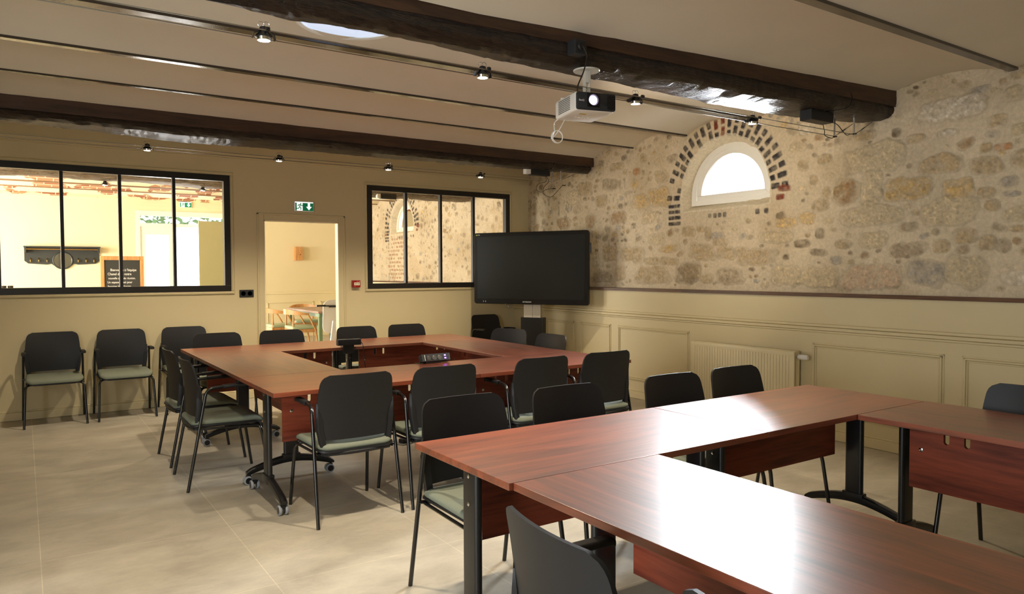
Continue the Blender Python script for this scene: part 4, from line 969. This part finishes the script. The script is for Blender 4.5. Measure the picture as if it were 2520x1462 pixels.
# garden door
gd = struct('door_2', ((DW[0] + DW[1]) / 2, YF, 0)); hw = (DW[1] - DW[0]) / 2
m = MB()
for a, b, c, e in ((-hw, -hw + .08, 0, 2.68), (hw - .08, hw, 0, 2.68), (-hw + .08, hw - .08, 2.58, 2.68), (-hw + .08, hw - .08, 2.36, 2.43)): m.box(a, b, -.02, .10, c, e, .003)
m.build('door_frame', PVC, gd, smooth=0)
m = MB(); m.box(-hw + .08, hw - .08, .03, .035, 2.43, 2.58); m.build('transom_pane', GLASS, gd, smooth=0)
m = MB()
for a, b, c, e in ((-hw + .08, -hw + .17, .02, 2.36), (-.33, -.24, .02, 2.36), (-hw + .17, -.33, 2.2, 2.36), (-hw + .17, -.33, .02, .25)): m.box(a, b, .0, .06, c, e, .003)
m.build('door_leaf', PVC, gd, smooth=0)
m = MB(); m.box(-hw + .17, -.33, .028, .032, .25, 2.2); m.build('door_pane', GLASS, gd, smooth=0)
kd = struct('door_3', (3.66, 15.98, 0)); m = MB(); m.box(-.66, 0, -.022, .022, .01, 2.49, .002); m.build('door_leaf', KHAKID, kd, smooth=0); kd.rotation_euler = (0, 0, math.radians(4))
m = MB(); m.tube([(-.60, -.022, 1.02), (-.60, -.06, 1.02), (-.50, -.06, 1.02)], .009, 8); m.build('door_handle', STEEL, kd)
# wall lamp
sc = thing('wall_lamp', 'small wooden wall lamp on the bright wall seen through the doorway', 'lamp', (5.11, YF, 1.70))
m = MB(); m.box(-.08, .08, -.13, -.0, 0, .30, .004); m.build('wooden_shade', OAK, sc, smooth=0)
m = MB(); m.lathe([(.012, -.134), (.012, -.13)], (.03, 0, .13), 'y', 12); m.build('knot_button', mat('dark_knot', lin(110, 66, 34), .6), sc)
# dining table and wooden chairs
dt = thing('dining_table', 'brown-topped dining table on pale green legs seen through the doorway', 'table', (4.72, 13.3, 0))
m = MB(); m.box(-.46, .46, -.92, .92, .715, .75, .004); m.build('tabletop', wood_mat('greige_table_top', lin(150, 120, 100), lin(180, 152, 130), .45, 1), dt, smooth=0)
m = MB()
for a, b, c, e in ((-.42, .42, -.86, -.83), (-.42, .42, .83, .86), (-.42, -.39, -.83, .83), (.39, .42, -.83, .83)): m.box(a, b, c, e, .65, .714)
m.build('apron', GREENP, dt, smooth=0)
for a in (-.40, .40):
    for b in (-.84, .84):
        m = MB(); m.box(a - .03, a + .03, b - .03, b + .03, 0, .66, .003); m.build('leg', GREENP, dt, smooth=0)
def wood_chair():
    o = thing('wooden_armchair', None, 'chair')
    m = MB(); m.loft([[(a, b, z) for a, b in rrect(-.24 + i, .24 - i, -.24 + i, .22 - i, .05, 4)] for z, i in ((.43, .01), (.44, 0), (.475, 0), (.485, .012), (.487, .05))]); m.build('seat_cushion', mat('pale_green_leather', lin(175, 190, 155), .5) if 'pale_green_leather' not in bpy.data.materials else bpy.data.materials['pale_green_leather'], o, 50)
    m = MB(); m.box(-.235, .235, -.23, -.20, .37, .43, .003); m.box(-.235, .235, .18, .21, .37, .43, .003); m.box(-.235, -.21, -.2, .18, .37, .43); m.box(.21, .235, -.2, .18, .37, .43); m.build('seat_frame', OAK, o, smooth=0)
    rail = [(.285 * math.cos(a), -.02 + .29 * math.sin(a), .70 + .04 * math.sin(max(0, a if a < PI / 2 else PI - a))) for a in np.linspace(-.15, PI + .15, 25)]
    m = MB(); rings = []
    for i, (x, y, z) in enumerate(rail):
        a = -.15 + (PI + .3) * i / 24; hh = .018 + .030 * max(0, math.sin(a)); cx, cy = math.cos(a), math.sin(a); th = .014
        rings.append([(x - cx * th, y - cy * th, z - hh), (x + cx * th, y + cy * th, z - hh), (x + cx * th, y + cy * th, z + hh), (x - cx * th, y - cy * th, z + hh)])
    m.loft(rings); m.build('back_rail', OAK, o, 30)
    for s in (-1, 1):
        m = MB(); m.tube([(s * .25, -.27, 0), (s * .23, -.20, .42), (s * .275, -.06, .685)], [.013, .018, .014], 8); m.build('front_leg', OAK, o, 50)
        m = MB(); m.tube([(s * .24, .27, 0), (s * .22, .19, .42), (s * .20, .185, .69)], [.013, .018, .014], 8); m.build('rear_leg', OAK, o, 50)
    return o
wc = wood_chair()
for i, (x, y, f, l) in enumerate(((4.12, 12.95, 0, 'wooden armchair seen through the doorway, nearest of three at the dining table'), (3.93, 13.62, 5, 'wooden armchair seen through the doorway, behind and left of the nearest one'), (4.72, 14.55, -95, 'wooden armchair seen through the doorway at the far end of the dining table'))):
    c = wc if i == 0 else copy_tree(wc); c.location = (x, y, 0); c.rotation_euler = (0, 0, math.radians(f + 90)); tag(c, l, 'chair', 'wooden armchairs in the room beyond')
ft = thing('folded_table', 'white folded flip-top table standing at the right side of the doorway', 'table', (4.22, 11.95, 0), math.radians(-3))
m = MB(); m.prism([(a, b) for a, b in rrect(-.03, 1.0, .40, .97, .12, 6)], lambda u, v: (u, -.012 - .12 * (v - .7), v), lambda u, v: (u, .012 - .12 * (v - .7), v)); m.build('tabletop', WHITE, ft, 40)
m = MB(); m.tube([(-.15, -.05, .875), (.0, -.05, .875)], .016, 10); m.tube([(.0, -.05, .87), (.6, -.05, .86)], .010, 10); m.box(.06, .30, -.08, -.03, .845, .875, .003); m.build('pivot_bar', BSTEEL, ft)
m = MB(); m.loft([[(.04 + a, -.10, .06), (.11 + a, -.10, .06), (.11 + a, -.05, .06), (.04 + a, -.05, .06)] if k == 0 else [(.11 + a, -.12, .62), (.18 + a, -.12, .62), (.18 + a, -.07, .62), (.11 + a, -.07, .62)] for k, a in ((0, 0), (1, 0))]); m.box(.04, .09, -.36, .26, .03, .08, .006); m.build('leg', mat('white_steel', lin(225, 222, 220), .35), ft, smooth=0)
m = MB(); m.box(.80, .86, -.09, -.05, .06, .60, .004); m.box(.80, .86, -.36, .26, .03, .08, .006); m.build('leg', bpy.data.materials['white_steel'], ft, smooth=0)
# two tumblers on a sideboard, lower left corner of the glazing
sb = thing('sideboard', 'low sideboard behind the left glazed window, below the two dark cups', 'cabinet', (-.15, 9.35, 0))
m = MB(); m.box(-.5, .5, -.2, .2, 0, 1.20, .004); m.build('body', CREAM, sb, smooth=0); m = MB(); m.box(-.52, .52, -.22, .22, 1.20, 1.222, .003); m.build('top', OAK, sb, smooth=0)
for x, l in ((-.165, 'dark cup in the lower left corner of the left glazed window, left one'), (-.105, 'dark cup in the lower left corner of the left glazed window, right one')):
    m = MB(); m.lathe([(.018, 0), (.020, .004), (.026, .085), (.024, .085), (.018, .008)], (x, 9.25, 1.222), 'z', 18); tag(m.build('cup', mat('dark_glaze', lin(40, 40, 48), .25)), l, 'cup')
# garden outside
m = MB(); m.box(-10, 14, 16.4, 40, -.16, -.04); tag(m.build('garden_ground', mat('pale_gravel', lin(205, 200, 188), .9, var=(4, .1)), smooth=0), kind='structure')
hd = MB(); rr = random.Random(3)
for i in range(2600):
    x = rr.uniform(-2, 12); z = rr.uniform(2.84, 4.6); y = 23 + rr.uniform(-.8, .8); s = rr.uniform(.06, .15); a = rr.uniform(0, 6.3); b = rr.uniform(-1, 1)
    u = Vector((math.cos(a), math.sin(a) * .5, b)).normalized() * s; v = Vector((-math.sin(a), .4, math.cos(b * 2))).normalized() * s * .5
    c = Vector((x, y, z)); hd.quad(c - u, c + v, c + u, c - v)
tag(hd.build('tree_foliage', LEAFC, smooth=0), 'green tree foliage beyond the garden door', 'foliage', kind='stuff')

# ------------------------------------------------------------------ light
def area(name, loc, rot, sx, sy, W, col=(1, 1, 1)):
    L = bpy.data.lights.new(name, 'AREA'); L.shape = 'RECTANGLE'; L.size = sx; L.size_y = sy; L.energy = W; L.color = col
    o = bpy.data.objects.new(name, L); COL.objects.link(o); o.location = loc; o.rotation_euler = rot; return o
DAY = (.88, .94, 1.0)
area('daylight_side_window', (XL - .02, 1.0, 1.4), (0, math.radians(-90), 0), 2.1, 1.9, REAR_W, DAY)
al = area('daylight_arch_window', (xs(4.88) + 1.25, 5.6, 3.0), (0, 0, 0), 2.4, 1.8, ARCH_W, DAY)
al.rotation_euler = (Vector((2.6, 2.6, .7)) - al.location).to_track_quat('-Z', 'Y').to_euler(); al.data.spread = math.radians(110)
area('daylight_far_arch_window', (XR2 + .6, 14.3, 2.6), (0, math.radians(90), 0), 1.4, 2.8, 260, DAY)
for y in (10.4, 13.4): area('daylight_far_window', (-3.55, y, 1.75), (0, math.radians(-90), 0), 1.7, 1.6, FAR_W, (1.0, .96, .89))
area('daylight_garden_door', (2.8, YF + .14, 1.3), (math.radians(-90), 0, 0), 1.5, 2.3, FAR_W * .45, (1, .98, .95))
wd = bpy.data.worlds.new('sky'); SC.world = wd; wd.use_nodes = True
bg = wd.node_tree.nodes['Background']; bg.inputs['Color'].default_value = (.86, .93, 1.0, 1); bg.inputs['Strength'].default_value = WORLD
SC.view_settings.view_transform = 'Standard'; SC.view_settings.look = 'None'; SC.view_settings.gamma = 1.0; SC.view_settings.use_curve_mapping = False
SC.view_settings.exposure = EXPO
SC.cycles.max_bounces = 8; SC.cycles.diffuse_bounces = 5; SC.cycles.glossy_bounces = 4; SC.cycles.transparent_max_bounces = 12
SC.cycles.caustics_reflective = False; SC.cycles.caustics_refractive = False; SC.cycles.sample_clamp_indirect = 30.0; SC.cycles.use_denoising = True
